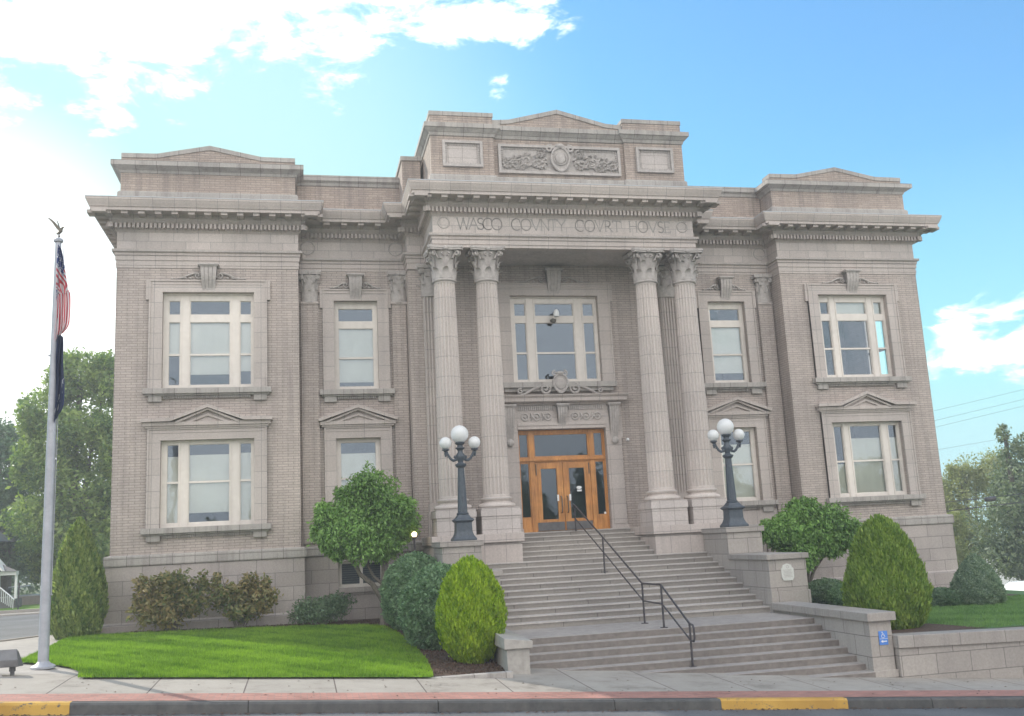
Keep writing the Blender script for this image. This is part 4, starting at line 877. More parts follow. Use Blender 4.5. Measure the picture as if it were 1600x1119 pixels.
for y, dz in ((20.9, -.03), (22.6, .12)): kb3.add([(-60, y, terr(-40, y)+dz-.25), (-14, y, terr(-40, y)+dz-.25), (-14, y, terr(-40, y)+dz), (-60, y, terr(-40, y)+dz), (-14, y+.25, terr(-40, y)+dz), (-60, y+.25, terr(-40, y)+dz)], [(0, 1, 2, 3), (3, 2, 4, 5)])
struct(kb3.build('far_kerb', M['pad']))
sheet('far_pavement', [(21.15, -60, -14), (22.6, -60, -14)], 'walk', -.02, nx=4)
sheet('far_lawn', [(22.85, -60, -14), (27, -60, -14), (31, -60, -14)], 'lawn', .12, nx=4)

def scatter_blades(name, pts, h, wd, mat, parent=None):
    n = len(pts); a = rng.uniform(0, 2*np.pi, n); t = rng.uniform(.0, .6, n); hh = h*rng.uniform(.6, 1.3, n); b = rng.uniform(0, 2*np.pi, n)
    v = np.empty((n, 3, 3)); ux, uy = np.cos(a)*wd, np.sin(a)*wd
    v[:, 0] = pts+np.stack([ux, uy, np.zeros(n)], 1); v[:, 1] = pts-np.stack([ux, uy, np.zeros(n)], 1)
    v[:, 2] = pts+np.stack([np.cos(b)*t*hh, np.sin(b)*t*hh, hh], 1)
    tn = .5+.2*rng.normal(size=n)+.16*np.sin(pts[:, 0]*1.9+np.sin(pts[:, 1]*2.3)*1.3)+.14*np.sin(pts[:, 1]*3.1+pts[:, 0]*2.7)+.1*np.sin(pts[:, 0]*9.1+pts[:, 1]*7.3); v[:, 2] += ((v[:, 2]-pts)*(.5*np.sin(pts[:, 0]*13+pts[:, 1]*5)*np.sin(pts[:, 1]*17-pts[:, 0]*3))[:, None])
    return np_mesh(name, v.reshape(-1, 3), 3, mat, np.clip(np.where(rng.uniform(0, 1, n) < .06, tn+.5, tn)-.25*(np.sin(pts[:, 0]*5.3+2*np.sin(pts[:, 1]*1.7))*np.sin(pts[:, 1]*6.1+pts[:, 0]) > .55), 0, 1), parent)
def np_mesh(name, v, k, mat, tint, parent=None):
    nf = len(v)//k; me = bpy.data.meshes.new(name); me.vertices.add(len(v)); me.vertices.foreach_set('co', np.ascontiguousarray(v, dtype=np.float32).ravel())
    me.loops.add(nf*k); me.loops.foreach_set('vertex_index', np.arange(nf*k, dtype=np.int32)); me.polygons.add(nf); me.polygons.foreach_set('loop_start', np.arange(0, nf*k, k, dtype=np.int32))
    me.update(calc_edges=True); at = me.attributes.new('tint', 'FLOAT', 'FACE'); at.data.foreach_set('value', np.asarray(tint, dtype=np.float32))
    me.materials.append(mat); o = bpy.data.objects.new(name, me); COL.objects.link(o)
    if parent is not None:
        o.parent = parent
        if parent.get('base') is not None: o.location = [-c for c in parent['base']]
    return o
def lawn_pts(n, keys):
    ys = np.array([k[0] for k in keys]); y = rng.uniform(ys.min(), ys.max(), n); a = np.interp(y, ys, [k[1] for k in keys]); b = np.interp(y, ys, [k[2] for k in keys])
    x = a-.06+(b-a+.12)*rng.uniform(0, 1, n); z = np.array([terr(p, q) for p, q in zip(x, y)])+.04; return np.stack([x, y, z], 1)
struct(scatter_blades('grass', lawn_pts(190000, LLk), .06, .0075, L['grass']), 'stuff')
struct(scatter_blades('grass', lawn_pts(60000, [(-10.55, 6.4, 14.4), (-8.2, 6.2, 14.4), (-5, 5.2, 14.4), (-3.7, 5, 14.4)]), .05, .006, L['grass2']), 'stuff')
# bark chips
pts = np.stack([rng.uniform(-6.0, -4.2, 5000), rng.uniform(-10.7, -1.4, 5000)], 1); pts = np.concatenate([pts, np.stack([rng.uniform(-13, -4.8, 5000), rng.uniform(-1.4, -.1, 5000)], 1)])
pts = np.array([(x, y, terr(x, y)+.04) for x, y in pts]); o = scatter_blades('bark_chips', pts, .03, .022, M['mulch']); struct(o, 'stuff')

# ------------------------------------------------------------------ steps
ST = thing('stone_staircase', 'broad grey stone steps climbing in two flights to the wooden doors', 'stairs', (0, -6, -2.15))
RZ, RT, Y0s, ZT = .1365, .372, -.40, .18
up, tr_ = MB(), MB(); up.box(-1.96, 1.96, Y0s, .24, -.2, ZT-.04); tr_.box(-1.965, 1.965, Y0s-.025, .24, ZT-.039, ZT)
jn = MB()
for k in range(1, 17):
    y1 = Y0s-RT*k; z = ZT-RZ*k; w = 3.5
    up.box(-w, w, y1, y1+RT+.06, z-.40, z-.036)
    tr_.box(-w, w, y1-.025, y1+RT+.05, z-.035, z)
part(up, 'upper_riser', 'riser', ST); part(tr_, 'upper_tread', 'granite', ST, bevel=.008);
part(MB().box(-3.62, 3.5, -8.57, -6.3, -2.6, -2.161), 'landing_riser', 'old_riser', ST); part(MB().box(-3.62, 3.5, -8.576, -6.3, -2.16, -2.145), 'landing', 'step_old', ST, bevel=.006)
lo, lt_ = MB(), MB()
for k in range(1, 8):
    y1 = -8.57-.333*k; z = -2.145-.135*k; lo.box(-3.74, 3.5, y1, y1+.40, z-.4, z-.016); lt_.box(-3.74, 3.5, y1-.006, y1+.36, z-.015, z)
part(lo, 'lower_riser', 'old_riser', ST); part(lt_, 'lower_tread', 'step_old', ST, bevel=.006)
for s in (-1, 1):
    a, b = min(s*3.5, s*4.55), max(s*3.5, s*4.55)
    p = part(MB().box(a, b, -4.15, -2.45, -2.7, -.12), 'lamp_pedestal', 'pier', ST, bevel=.01)
    part(MB().box(a-.06, b+.06, -4.22, -2.47, -.118, .03), 'coping', 'coping', p, bevel=.012)
    p = part(MB().box(a, b, -6.5, -4.152, -1.64, -.85), 'cheek_block', 'pier', ST, bevel=.01)
    part(MB().box(a-.06, b+.06, -6.57, -4.09 if False else -4.155, -.848, -.71), 'coping', 'coping', p, bevel=.012)
    part(MB().box(a-.035 if s < 0 else a-.01, b+.035 if s > 0 else b+.01, -6.54, -4.156, -2.7, -1.64), 'footing', 'pier', p, bevel=.01)
    if s > 0:
        pq = MB(); cx, cz = 4.0, -1.185
        sh = [(-.17, -.12), (-.12, -.20), (.12, -.20), (.17, -.12), (.17, .10), (.13, .13), (.11, .19), (0, .225), (-.11, .19), (-.13, .13), (-.17, .10)]
        pq.prism([(cx+x, cz+z) for x, z in sh], -6.53, -6.49); pl1 = part(pq, 'plaque', 'plaque', p)
        em = MB(); em.tube(ring_path(cx, cz+.14, -6.532, .032, 12), .006, 4)
        for k in range(6): em.box(cx-.12+.01*(k % 3), cx+.12-.012*((k+1) % 3), -6.535, -6.529, cz+.06-k*.035, cz+.07-k*.035)
        part(em, 'plaque_lettering', 'carved', pl1, fixn=False)
# right stair wall with its end pier
RW = thing('stair_wall', 'pale stone wall with coping beside lower steps, blue sign on its end', 'wall', (3.8, -8.7, -3.2))
part(MB().box(3.5, 4.02, -10.85, -6.55, -3.6, -2.08), 'wall_body', 'pier', RW, bevel=.012); part(MB().box(3.42, 4.09, -10.96, -6.58, -2.078, -1.90), 'coping', 'coping', RW, bevel=.015)
part(MB().box(3.46, 4.05, -10.90, -10.2, -3.6, -3.08), 'footing', 'pier', RW, bevel=.01)
sg = part(MB().box(3.70, 3.90, -10.864, -10.85, -2.57, -2.29), 'access_sign', 'blue', RW); wc = MB(); cx, cz = 3.79, -2.37
wc.ball((cx-.01, -10.866, cz+.055), (.012, .004, .012), 8, 6); wc.tube([(cx-.01, -10.867, cz+.04), (cx-.005, -10.867, cz), (cx+.03, -10.867, cz-.002), (cx+.045, -10.867, cz-.04)], .006, 5)
wc.tube([(cx+.035*math.cos(a), -10.867, cz-.025+.035*math.sin(a)) for a in np.linspace(2.0, 5.6, 12)], .005, 5); wc.box(cx-.012, cx+.028, -10.87, -10.864, cz+.018, cz+.026)
wc.prism([(3.73, -2.50), (3.78, -2.53), (3.78, -2.51), (3.87, -2.51), (3.87, -2.49), (3.78, -2.49), (3.78, -2.47)], -10.868, -10.863)
wc.box(3.705, 3.895, -10.867, -10.863, -2.449, -2.443)
part(wc, 'symbol', 'white', sg, fixn=False)
PL = thing('stone_post', 'short weathered stone post with sloped cap left of the lower steps', 'post', (-3.98, -10.1, -2.7))
part(MB().box(-4.20, -3.74, -10.40, -9.9, -3.2, -2.14), 'shaft', 'post', PL, bevel=.012)
part(MB().add([(-4.26, -10.47, -2.138), (-3.68, -10.47, -2.138), (-3.68, -6.6, -2.138), (-4.26, -6.6, -2.138), (-4.26, -10.47, -1.92), (-3.68, -10.47, -2.0), (-3.68, -6.6, -1.95), (-4.26, -6.6, -1.78)],
                [(0, 3, 2, 1), (4, 5, 6, 7), (0, 1, 5, 4), (1, 2, 6, 5), (2, 3, 7, 6), (3, 0, 4, 7)]), 'coping', 'post', PL, bevel=.012)
part(MB().box(-4.16, -3.76, -9.9, -6.6, -3.0, -2.14), 'wall_body', 'post', PL, bevel=.01)
struct(MB().box(-5.85, -4.2, -10.92, -10.74, -2.9, -2.50).build('bed_edging', M['cap'], bevel=.01))
RT_ = thing('retaining_wall', 'low stone retaining wall with long coping holding up the right lawn', 'wall', (9, -10.8, -3.5))
part(MB().add([(4.06, -10.97, -4.0), (18, -10.97, -5.0), (18, -10.6, -5.0), (4.06, -10.6, -4.0), (4.06, -10.97, -2.65), (18, -10.97, -2.95), (18, -10.6, -2.95), (4.06, -10.6, -2.65)], [(0, 3, 2, 1), (4, 5, 6, 7), (0, 1, 5, 4), (1, 2, 6, 5), (2, 3, 7, 6), (3, 0, 4, 7)]), 'wall_body', 'pier', RT_)
part(MB().add([(4.03, -11.03, -2.648), (18, -11.03, -2.948), (18, -10.54, -2.948), (4.03, -10.54, -2.648), (4.03, -11.03, -2.39), (18, -11.03, -2.69), (18, -10.54, -2.69), (4.03, -10.54, -2.39)], [(0, 3, 2, 1), (4, 5, 6, 7), (0, 1, 5, 4), (1, 2, 6, 5), (2, 3, 7, 6), (3, 0, 4, 7)]), 'coping', 'coping', RT_, bevel=.015)
# handrail
HR = thing('handrail', 'dark painted pipe handrail running down the middle of the steps', 'railing', (.2, -6, -2.15))
T0, T1, T2, T3, T4 = (.13, -.55, .95), (.03, -3.6, -.06), (-.12, -7.05, -1.20), (-.14, -8.4, -1.19), (-.14, -9.95, -1.94)
part(MB().tube([(.14, -.35, .97), T0, T1, T2], .024, 8).tube([T2, T3, T4, (-.14, -10.12, -1.96), (-.14, -10.17, -2.02), (-.14, -10.17, -2.22), (-.14, -10.12, -2.29), (-.14, -9.95, -2.29)], .024, 8), 'top_rail', 'rail', HR, fixn=False)
part(MB().tube([(.13, -.55, .53), (.03, -3.6, -.48), (-.12, -7.05, -1.61), (-.14, -8.4, -1.62), (-.14, -9.95, -2.29)], .019, 8), 'lower_rail', 'rail', HR, fixn=False)
for t, zb_ in ((T0, .18), (T1, -1.02), (T2, -2.145), (T3, -2.145), (T4, -2.83)):
    p = part(MB().tube([(t[0], t[1], zb_-.03), (t[0], t[1], t[2]+.005)], .024, 8), 'rail_post', 'rail', HR, fixn=False)
    part(MB().cbox(t[0], t[1], zb_+.008, .14, .11, .02), 'base_flange', 'rail', p)

# ------------------------------------------------------------------ lamps
def street_lamp(x, y, z, label):
    t = thing('street_lamp', label, 'street lamp', (x, y, z), 'three-globe lamps on the stair pedestals', world=False)
    q = math.pi/4
    b = MB(); b.lathe((0, 0, 0), [(.0, 0), (.44, 0), (.44, .05), (.41, .08), (.36, .13), (.315, .22), (.305, .26), (.295, .48), (.33, .50), (.375, .53), (.375, .56), (.32, .585), (.285, .60), (.23, .66), (.20, .69), (.0, .69)], 4, q)
    part(b, 'base', 'iron', t, bevel=.012)
    p = MB(); p.lathe((0, 0, 0), [(.15, .68), (.165, .70), (.165, .73), (.14, .75)], 24); p.lathe((0, 0, 0), [(.135, .74), (.128, 1.0), (.088, 1.96)], 48, 0, lambda k: 1.0 if k % 4 in (0, 1) else .93)
    p.lathe((0, 0, 0), [(.085, 1.95), (.12, 1.97), (.155, 2.02), (.155, 2.05), (.10, 2.07), (.075, 2.10), (.08, 2.14), (.115, 2.19), (.13, 2.25), (.12, 2.31), (.075, 2.36), (.07, 2.42), (.10, 2.46), (.13, 2.48), (.13, 2.50), (.08, 2.52), (.075, 2.57), (.125, 2.60), (.14, 2.63), (.11, 2.66)], 24)
    po = part(p, 'post', 'iron', t, fixn=False, smooth=True)
    for s in (-1, 1):
        a = MB(); a.tube([(s*u, 0, v) for u, v in ((.08, 2.24), (.14, 2.17), (.20, 2.155), (.27, 2.20), (.32, 2.28), (.36, 2.36), (.40, 2.44))], [.05, .045, .04, .038, .035, .033, .045], 8)
        a.tube([(s*u, 0, v) for u, v in ((.27, 2.2), (.30, 2.26), (.345, 2.28), (.36, 2.24))], [.02, .022, .02, .012], 6); a.ball((s*.14, 0, 2.25), (.05, .04, .05), 8, 6)
        a.lathe((s*.40, 0, 2.38), [(.02, -.12), (.045, -.03), (.03, .0), (.06, .04), (.105, .06), (.105, .08), (.075, .10)], 16)
        ao = part(a, 'arm', 'iron', t, fixn=False, smooth=True); part(MB().ball((s*.40, 0, 2.635), .168, 24, 14), 'globe', 'globe', ao, fixn=False, smooth=True)
    part(MB().ball((0, 0, 2.87), .245, 28, 18), 'globe', 'globe', t, fixn=False, smooth=True)
    return t
street_lamp(-3.90, -3.75, .03, 'dark iron three-globe lamp on left stair pedestal, beside the clipped shrubs')
street_lamp(3.92, -3.75, .03, 'dark iron three-globe lamp on right stair pedestal, above the leafy tree')
gl = thing('garden_lamp', 'small black lamp with a lit bulb near the left brick pier', 'lamp', (-5.02, -1.9, -1.9))
part(MB().tube([(-5.02, -1.9, -2.2), (-5.02, -1.9, .17)], .03, 8).lathe((-5.02, -1.9, .17), [(.03, -.02), (.06, 0), (.06, .03), (.03, .05)], 10), 'post', 'rail', gl, fixn=False)
part(MB().ball((-5.02, -1.9, .28), .075, 14, 10), 'bulb', 'lit', gl, fixn=False, smooth=True)

# ------------------------------------------------------------------ flagpole, flags, sign
FX, FY, FZ = -12.98, -9.33, -1.93
fp = thing('flagpole', 'tall aluminium flagpole with a bronze eagle standing on the corner pavement', 'flagpole', (FX, FY, FZ))
part(MB().lathe((FX, FY, 0), [(.098, FZ), (.095, .0), (.088, 2.30)], 20).lathe((FX, FY, 0), [(.086, 2.30), (.072, 4.6), (.058, 6.45), (.055, 6.48)], 20).lathe((FX, FY, 0), [(.091, 2.26), (.091, 2.31)], 20), 'pole', 'alu', fp, fixn=False, smooth=True)
part(MB().lathe((FX, FY, FZ), [(.22, -.03), (.22, .01), (.20, .025), (.13, .06), (.11, .09), (.098, .10)], 28), 'base_collar', 'alu', fp, fixn=False, smooth=True)
part(MB().lathe((FX, FY, 6.48), [(.05, -.02), (.09, 0), (.095, .04), (.07, .07), (.015, .09), (.012, .2)], 16), 'pole_cap', 'alu', fp, fixn=False, smooth=True)
part(MB().tube([(FX+.11, FY-.02, 6.42), (FX+.115, FY-.03, 2.0), (FX+.115, FY-.05, -.6)], .006, 5).tube([(FX+.06, FY, -.6), (FX+.13, FY-.05, -.6)], .012, 5).tube([(FX-.11, FY, 4.1), (FX-.07, FY, 4.1)], .02, 6), 'halyard', 'alu', fp, fixn=False)
eg = MB(); ex, ey, ez = FX+.02, FY, 6.70
eg.tube([(ex-.10, ey, ez-.01), (ex-.03, ey, ez+.03), (ex+.03, ey, ez+.10), (ex+.05, ey, ez+.18), (ex+.085, ey, ez+.225), (ex+.13, ey, ez+.215)], [.02, .05, .06, .04, .035, .008], 8)
eg.tube([(ex-.02, ey, ez+.02), (ex-.015, ey, ez-.06)], .018, 6); eg.ball((ex-.015, ey, ez-.08), .035, 8, 6)
for sgn, dy in ((1, -.05), (-1, .25)):
    q = [(.06, .15), (-.04, .27), (-.16, .42), (-.30, .53), (-.40, .56), (-.33, .50), (-.24, .40), (-.12, .22), (-.02, .10)]
    vs = [(ex+x*(1 if sgn > 0 else .45), ey+dy*(-x+.06)*2, ez+z-.02) for x, z in q]; k = len(q)
    eg.add(vs+[(a, b+.018, c) for a, b, c in vs], [tuple(range(k)), tuple(range(2*k-1, k-1, -1))]+[(i, (i+1) % k, (i+1) % k+k, i+k) for i in range(k)])
eg.xf(Matrix.Translation((ex, ey, 6.57)) @ Matrix.Scale(.64, 4) @ Matrix.Translation((-ex, -ey, -6.57)))
part(eg, 'eagle_finial', 'bronze', fp, fixn=False, smooth=True)
def flag(name, label, mat, ztop, zend, x0, w0, w1, k, seed):
    nu, nv = 70, 40; vs, uv = [], []; rs = random.Random(seed); ph = rs.uniform(0, 6)
    for i in range(nu+1):
        q = i/nu                                      # 0 at the top of the hanging cloth
        wd = w0+(w1-w0)*min(1, (q/.55))**.8
        if q > .86: wd *= 1-.45*((q-.86)/.14)**2
        for j in range(nv+1):
            s = j/nv
            x = FX+x0-.012*q+wd*s+.012*math.sin(q*9+ph)*s
            yy = FY-.10-.06*math.sin(s*13+ph+q*3.0)*min(1, q*3)-.03*math.sin(s*27+q*8)
            z = ztop+(zend-ztop)*q*(1-.10*s if q > .5 else 1-.02*s)-.10*s*(1-q)
            va = 1-2.5*(q-k*s); vb = .12+.8*abs(((s*1.6+.15) % 2)-1); bl = min(1, max(0, (q-.34)/.2)); bl = bl*bl*(3-2*bl)
            vs.append((x, yy, z)); uv.append((.25*s+q*.72, min(.999, max(0, va*(1-bl)+vb*bl))))
    fs = [(i*(nv+1)+j, i*(nv+1)+j+1, (i+1)*(nv+1)+j+1, (i+1)*(nv+1)+j) for i in range(nu) for j in range(nv)]
    me = bpy.data.meshes.new(name); me.from_pydata(vs, [], fs); me.update(); ul = me.uv_layers.new(name='UVMap')
    for lp in me.loops: ul.data[lp.index].uv = uv[lp.vertex_index]
    me.polygons.foreach_set('use_smooth', [True]*len(me.polygons)); me.materials.append(M[mat]); o = bpy.data.objects.new(name, me); COL.objects.link(o); return tag(o, label, 'flag')
flag('national_flag', 'limp red and white striped flag with starred blue canton atop the pole', 'usflag', 6.40, 4.34, .02, .05, .27, .12, 3)
flag('dark_flag', 'limp dark navy flag hanging below the striped flag on the pole', 'dkflag', 4.55, 2.72, .07, .10, .16, .3, 8)
bx = thing('box_sign', 'grey metal box with chamfered end on a short post by the flagpole', 'box', (-13.22, -10.4, -1.96))
pb = MB(); sec = [(-10.60, -1.78), (-10.60, -1.66), (-10.36, -1.49), (-10.22, -1.55), (-10.22, -1.80)]
x0, x1 = -14.35, -13.10
pb.add([(x0, y, z) for y, z in sec]+[(x1-.09 if z > -1.6 else x1, y, z) for y, z in sec], [tuple(range(5)), tuple(range(9, 4, -1))]+[(i, i+5, (i+1) % 5+5, (i+1) % 5) for i in range(5)])
part(pb, 'housing', 'steel', bx, bevel=.01)
for x in (-13.24, -14.1): part(MB().lathe((x, -10.4, 0), [(.055, -1.80), (.055, -1.87), (.038, -1.875), (.038, -1.99)], 12), 'post', 'steel', bx, fixn=False, smooth=True)
rk = MB().ball((-13.47, -10.62, -1.95), (.13, .10, .10), 9, 7).ball((-13.62, -10.55, -1.97), (.10, .08, .06), 8, 6)
tag(rk.build('rock', M['granite'], fixn=False, smooth=False), 'small pale rock on the pavement below the grey box', 'rock')
# ------------------------------------------------------------------ plants
def leaves(n, blobs, size, aspect=2.0, shell=.25, mode='rand', seed=1, noise=.18, zbias=None, droop=.3, flat_bottom=None):
    """many small leaf faces in and on lumpy ellipsoids; returns verts (n*4,3), tint"""
    r = np.random.default_rng(seed); B = np.array([b[:6] for b in blobs], float)
    wgt = B[:, 3]*B[:, 4]+B[:, 4]*B[:, 5]+B[:, 3]*B[:, 5]; wgt /= wgt.sum(); k = r.choice(len(B), n, p=wgt)
    d = r.normal(size=(n, 3)); d /= np.linalg.norm(d, axis=1)[:, None]
    # lumpy radius from a few random plane waves
    kv = r.normal(size=(9, 3))*4.5; ph = r.uniform(0, 6.28, 9); lump = sum(np.sin(d@kv[i]+ph[i]+k*1.7) for i in range(9))/4.0
    rad = (1+noise*lump)*(1-shell*np.abs(r.normal(size=n))*.9)
    st_ = r.uniform(0, 1, n) < .05; rad = np.where(st_, rad*r.uniform(1.05, 1.28, n), rad); rad = np.clip(rad, .1, 1.6); p = B[k, :3]+d*rad[:, None]*B[k, 3:6]
    if mode == 'spray': t = d*.55+np.array([0, 0, 1.0])+r.normal(size=(n, 3))*.28
    elif mode == 'droop': t = d*.7+np.array([0, 0, -droop])+r.normal(size=(n, 3))*.45
    else: t = d*.5+r.normal(size=(n, 3))*.9
    t /= np.linalg.norm(t, axis=1)[:, None]
    nn = d+r.normal(size=(n, 3))*.55; b = np.cross(t, nn); b /= np.linalg.norm(b, axis=1)[:, None]+1e-9
    L_ = size*r.uniform(.6, 1.35, n)[:, None]; Wd = L_/aspect
    nrm = np.cross(b, t)
    v = np.stack([p-t*L_*.5, p+b*Wd*.5+nrm*L_*.05, p+t*L_*.5-nrm*L_*.1*(mode == 'droop'), p-b*Wd*.5+nrm*L_*.05], 1)
    tint = np.clip(.48+.24*r.normal(size=n)+.18*np.sin(p[:, 0]*2.1+p[:, 2]*1.7+p[:, 1]*1.3+seed), 0, 1)
    keep = np.ones(n, bool)
    if flat_bottom is not None: keep = p[:, 2] > flat_bottom
    return v[keep].reshape(-1, 3), tint[keep]
def foliage(name, mat, parent, parts_):
    v = np.concatenate([a for a, _ in parts_]); t = np.concatenate([b for _, b in parts_]); return np_mesh(name, v, 4, mat, t, parent)
def core(blobs, mat, name, parent, k=.80, seg=16):
    mb = MB()
    for b in blobs: mb.ball(b[:3], (b[3]*k, b[4]*k, b[5]*k), seg, 10)
    o = mb.build(name, mat, parent, smooth=True, fixn=False); at = o.data.attributes.new('tint', 'FLOAT', 'FACE'); at.data.foreach_set('value', [.35]*len(o.data.polygons)); return o
def profile_blobs(cx, cy, z0, z1, prof, n=9, ry=1.0):
    out = []
    for i in range(n):
        t = (i+.5)/n; rr = np.interp(t, [p[0] for p in prof], [p[1] for p in prof]); out.append((cx, cy, z0+(z1-z0)*t, rr, rr*ry, (z1-z0)/n*1.05))
    return out
def shell_bush(cx, cy, z0, z1, prof, n, size, aspect, mode, seed, noise=.05, lumps=(), tuft=.0):
    """leaf faces on a surface of revolution: for clipped shrubs and arborvitae"""
    r = np.random.default_rng(seed); tt = np.linspace(0, 1, 80); R_ = np.interp(tt, [p[0] for p in prof], [p[1] for p in prof]); w = R_/R_.sum()
    t = np.clip(r.choice(tt, n, p=w)+r.uniform(-.012, .012, n), 0, 1); a = r.uniform(0, 2*np.pi, n); rr = np.interp(t, [p[0] for p in prof], [p[1] for p in prof])
    lump = np.sin(a*5+t*9+seed)*.35+np.sin(a*11-t*23+seed*2)*.35+np.sin(a*3+t*31)*.3+np.sin(a*17+t*47+1)*.3
    rad = rr*(1+noise*lump)+r.normal(size=n)*size*.28-np.abs(r.normal(size=n))*size*.35
    for la, lt_, lw, lh in lumps: rad += lh*np.exp(-(((a-la+np.pi) % (2*np.pi)-np.pi)/lw)**2-((t-lt_)/(lw*.35))**2)
    rad = np.maximum(rad, 0.02); p = np.stack([cx+rad*np.cos(a), cy+rad*np.sin(a), z0+(z1-z0)*t+r.normal(size=n)*size*.2], 1)
    dr = np.interp(np.clip(t+.02, 0, 1), [q[0] for q in prof], [q[1] for q in prof])-np.interp(np.clip(t-.02, 0, 1), [q[0] for q in prof], [q[1] for q in prof])
    nz = -dr/(.04*(z1-z0)); d = np.stack([np.cos(a), np.sin(a), nz], 1); d /= np.linalg.norm(d, axis=1)[:, None]
    if mode == 'spray': tv = d*.35+np.array([0, 0, 1.0])+r.normal(size=(n, 3))*.22
    else: tv = d*.8+np.array([0, 0, .2])+r.normal(size=(n, 3))*.7
    tv /= np.linalg.norm(tv, axis=1)[:, None]; nn = d+r.normal(size=(n, 3))*.5; b = np.cross(tv, nn); b /= np.linalg.norm(b, axis=1)[:, None]+1e-9
    L_ = size*r.uniform(.6, 1.4, n)[:, None]; Wd = L_/aspect; nrm = np.cross(b, tv)
    v = np.stack([p-tv*L_*.5, p+b*Wd*.5, p+tv*L_*.5+nrm*L_*.06, p-b*Wd*.5], 1)
    tint = np.clip(.48+.25*r.normal(size=n)+.18*np.sin(a*7+t*19+seed)+.1*np.sin(a*19-t*37), 0, 1)
    return v.reshape(-1, 3), tint
def solid(cx, cy, z0, z1, prof, mat, name, parent, k=.9):
    pr = [(max(.01, p[1]*k), p[0]*(z1-z0)*.98) for p in prof]; o = MB().lathe((cx, cy, z0), pr, 24).build(name, mat, parent, smooth=True, fixn=False)
    at = o.data.attributes.new('tint', 'FLOAT', 'FACE'); at.data.foreach_set('value', [.3]*len(o.data.polygons)); return o
def evergreen(name, label, cat, cx, cy, z0, z1, prof, lm, n, size, aspect, mode, seed, noise=.05, lumps=(), group=None):
    t = thing(name, label, cat, (cx, cy, z0), group)
    foliage('crown', lm, t, [shell_bush(cx, cy, z0, z1, prof, n, size, aspect, mode, seed, noise, lumps)])
    solid(cx, cy, z0, z1, prof, lm, 'inner_crown', t)
    MB().tube([(cx, cy, z0-.25), (cx+.01, cy, z0+.5)], [.07, .05], 8).build('trunk', M['bark'], t).location = [-c for c in t['base']]
    return t
EGG = [(0, .35), (.09, .62), (.18, .8), (.35, .98), (.5, 1.0), (.6, .94), (.75, .79), (.85, .63), (.93, .44), (1, .12)]
def sc(p, k): return [(a, b*k) for a, b in p]
evergreen('arborvitae', 'bright yellow-green egg-shaped arborvitae left of the steps', 'shrub', -4.66, -9.0, -2.52, -.34, sc(EGG, .72), L['lime'], 26000, .085, 2.3, 'spray', 3, .045, [(4.9, .90, .35, .06)])
ARB = [(0, .62), (.08, .85), (.22, 1.0), (.4, .95), (.55, .82), (.7, .62), (.82, .45), (.92, .27), (1, .06)]
evergreen('arborvitae', 'yellow-green conical arborvitae rising behind the right wall', 'shrub', 5.12, -9.1, -2.45, .10, sc([(0, .62), (.1, .84), (.22, .97), (.36, 1.0), (.58, .83), (.75, .67), (.87, .49), (.95, .29), (1, .08)], .93), L['lime2'], 30000, .10, 2.6, 'spray', 5, .05)
evergreen('arborvitae', 'tall dark green arborvitae at the left corner of the courthouse', 'shrub', -14.12, -.95, -2.05, 1.15, sc(ARB, .72), L['arb'], 26000, .11, 2.2, 'spray', 9, .06, [(3.9, .80, .4, .10), (5.6, .62, .4, .05)])
CL = [(0, .62), (.1, .84), (.3, .99), (.5, 1.0), (.68, .90), (.82, .72), (.92, .48), (.98, .22), (1, .04)]
evergreen('clipped_shrub', 'rounded grey-green clipped shrub behind the other, against the brick pier', 'shrub', -5.12, -2.9, -2.2, -.22, sc(CL, .93), L['clip'], 24000, .085, 1.9, 'rand', 11, .08, group='clipped shrubs left of the steps')
evergreen('clipped_shrub', 'rounded grey-green clipped shrub touching the bright arborvitae', 'shrub', -4.98, -6.6, -2.38, -.48, sc(CL, .92), L['clip'], 26000, .085, 1.9, 'rand', 13, .08, group='clipped shrubs left of the steps')
evergreen('dwarf_spruce', 'dark conical dwarf spruce at the right corner of the building', 'shrub', 10.42, -5.2, -2.47, -1.06, sc([(0, .75), (.1, .95), (.25, 1.0), (.45, .90), (.62, .72), (.78, .5), (.9, .3), (1, .07)], .70), L['spr'], 22000, .05, 2.0, 'rand', 17, .07)
evergreen('low_shrub', 'low spreading dark shrub between arborvitae and dwarf spruce', 'shrub', 9.45, -4.9, -2.47, -1.95, sc(CL, .62), L['dk'], 9000, .06, 2.0, 'rand', 19, .1)
evergreen('hedge_shrub', 'dark boxy hedge shrub under the right leafy tree', 'shrub', 7.5, -2.1, -2.47, -1.66, sc(CL, .72), L['dk'], 12000, .06, 2.0, 'rand', 23, .1)
evergreen('hedge_shrub', 'small rounded hedge shrub tucked behind the yellow-green arborvitae', 'shrub', 7.35, -3.5, -2.47, -1.74, sc(CL, .52), L['clip'], 10000, .06, 2.0, 'rand', 29, .08)
def bush(name, label, cx, cy, z0, blobs, lm, n, size, seed, group=None):
    t = thing(name, label, 'bush', (cx, cy, z0), group)
    foliage('foliage', lm, t, [leaves(n, blobs, size, 2.2, .4, 'rand', seed, .42, flat_bottom=z0+.05)])
    st = MB(); rr = random.Random(seed)
    for b in blobs:
        for k in range(3): st.tube([(cx+rr.uniform(-.15, .15), cy+rr.uniform(-.1, .1), z0-.05), ((cx+b[0])/2, cy, (z0+b[2])/2), (b[0]+rr.uniform(-.2, .2), b[1]+rr.uniform(-.2, .2), b[2]+b[5]*.5)], [.025, .018, .008], 5)
    part(st, 'stem', 'bark', t, fixn=False); return t
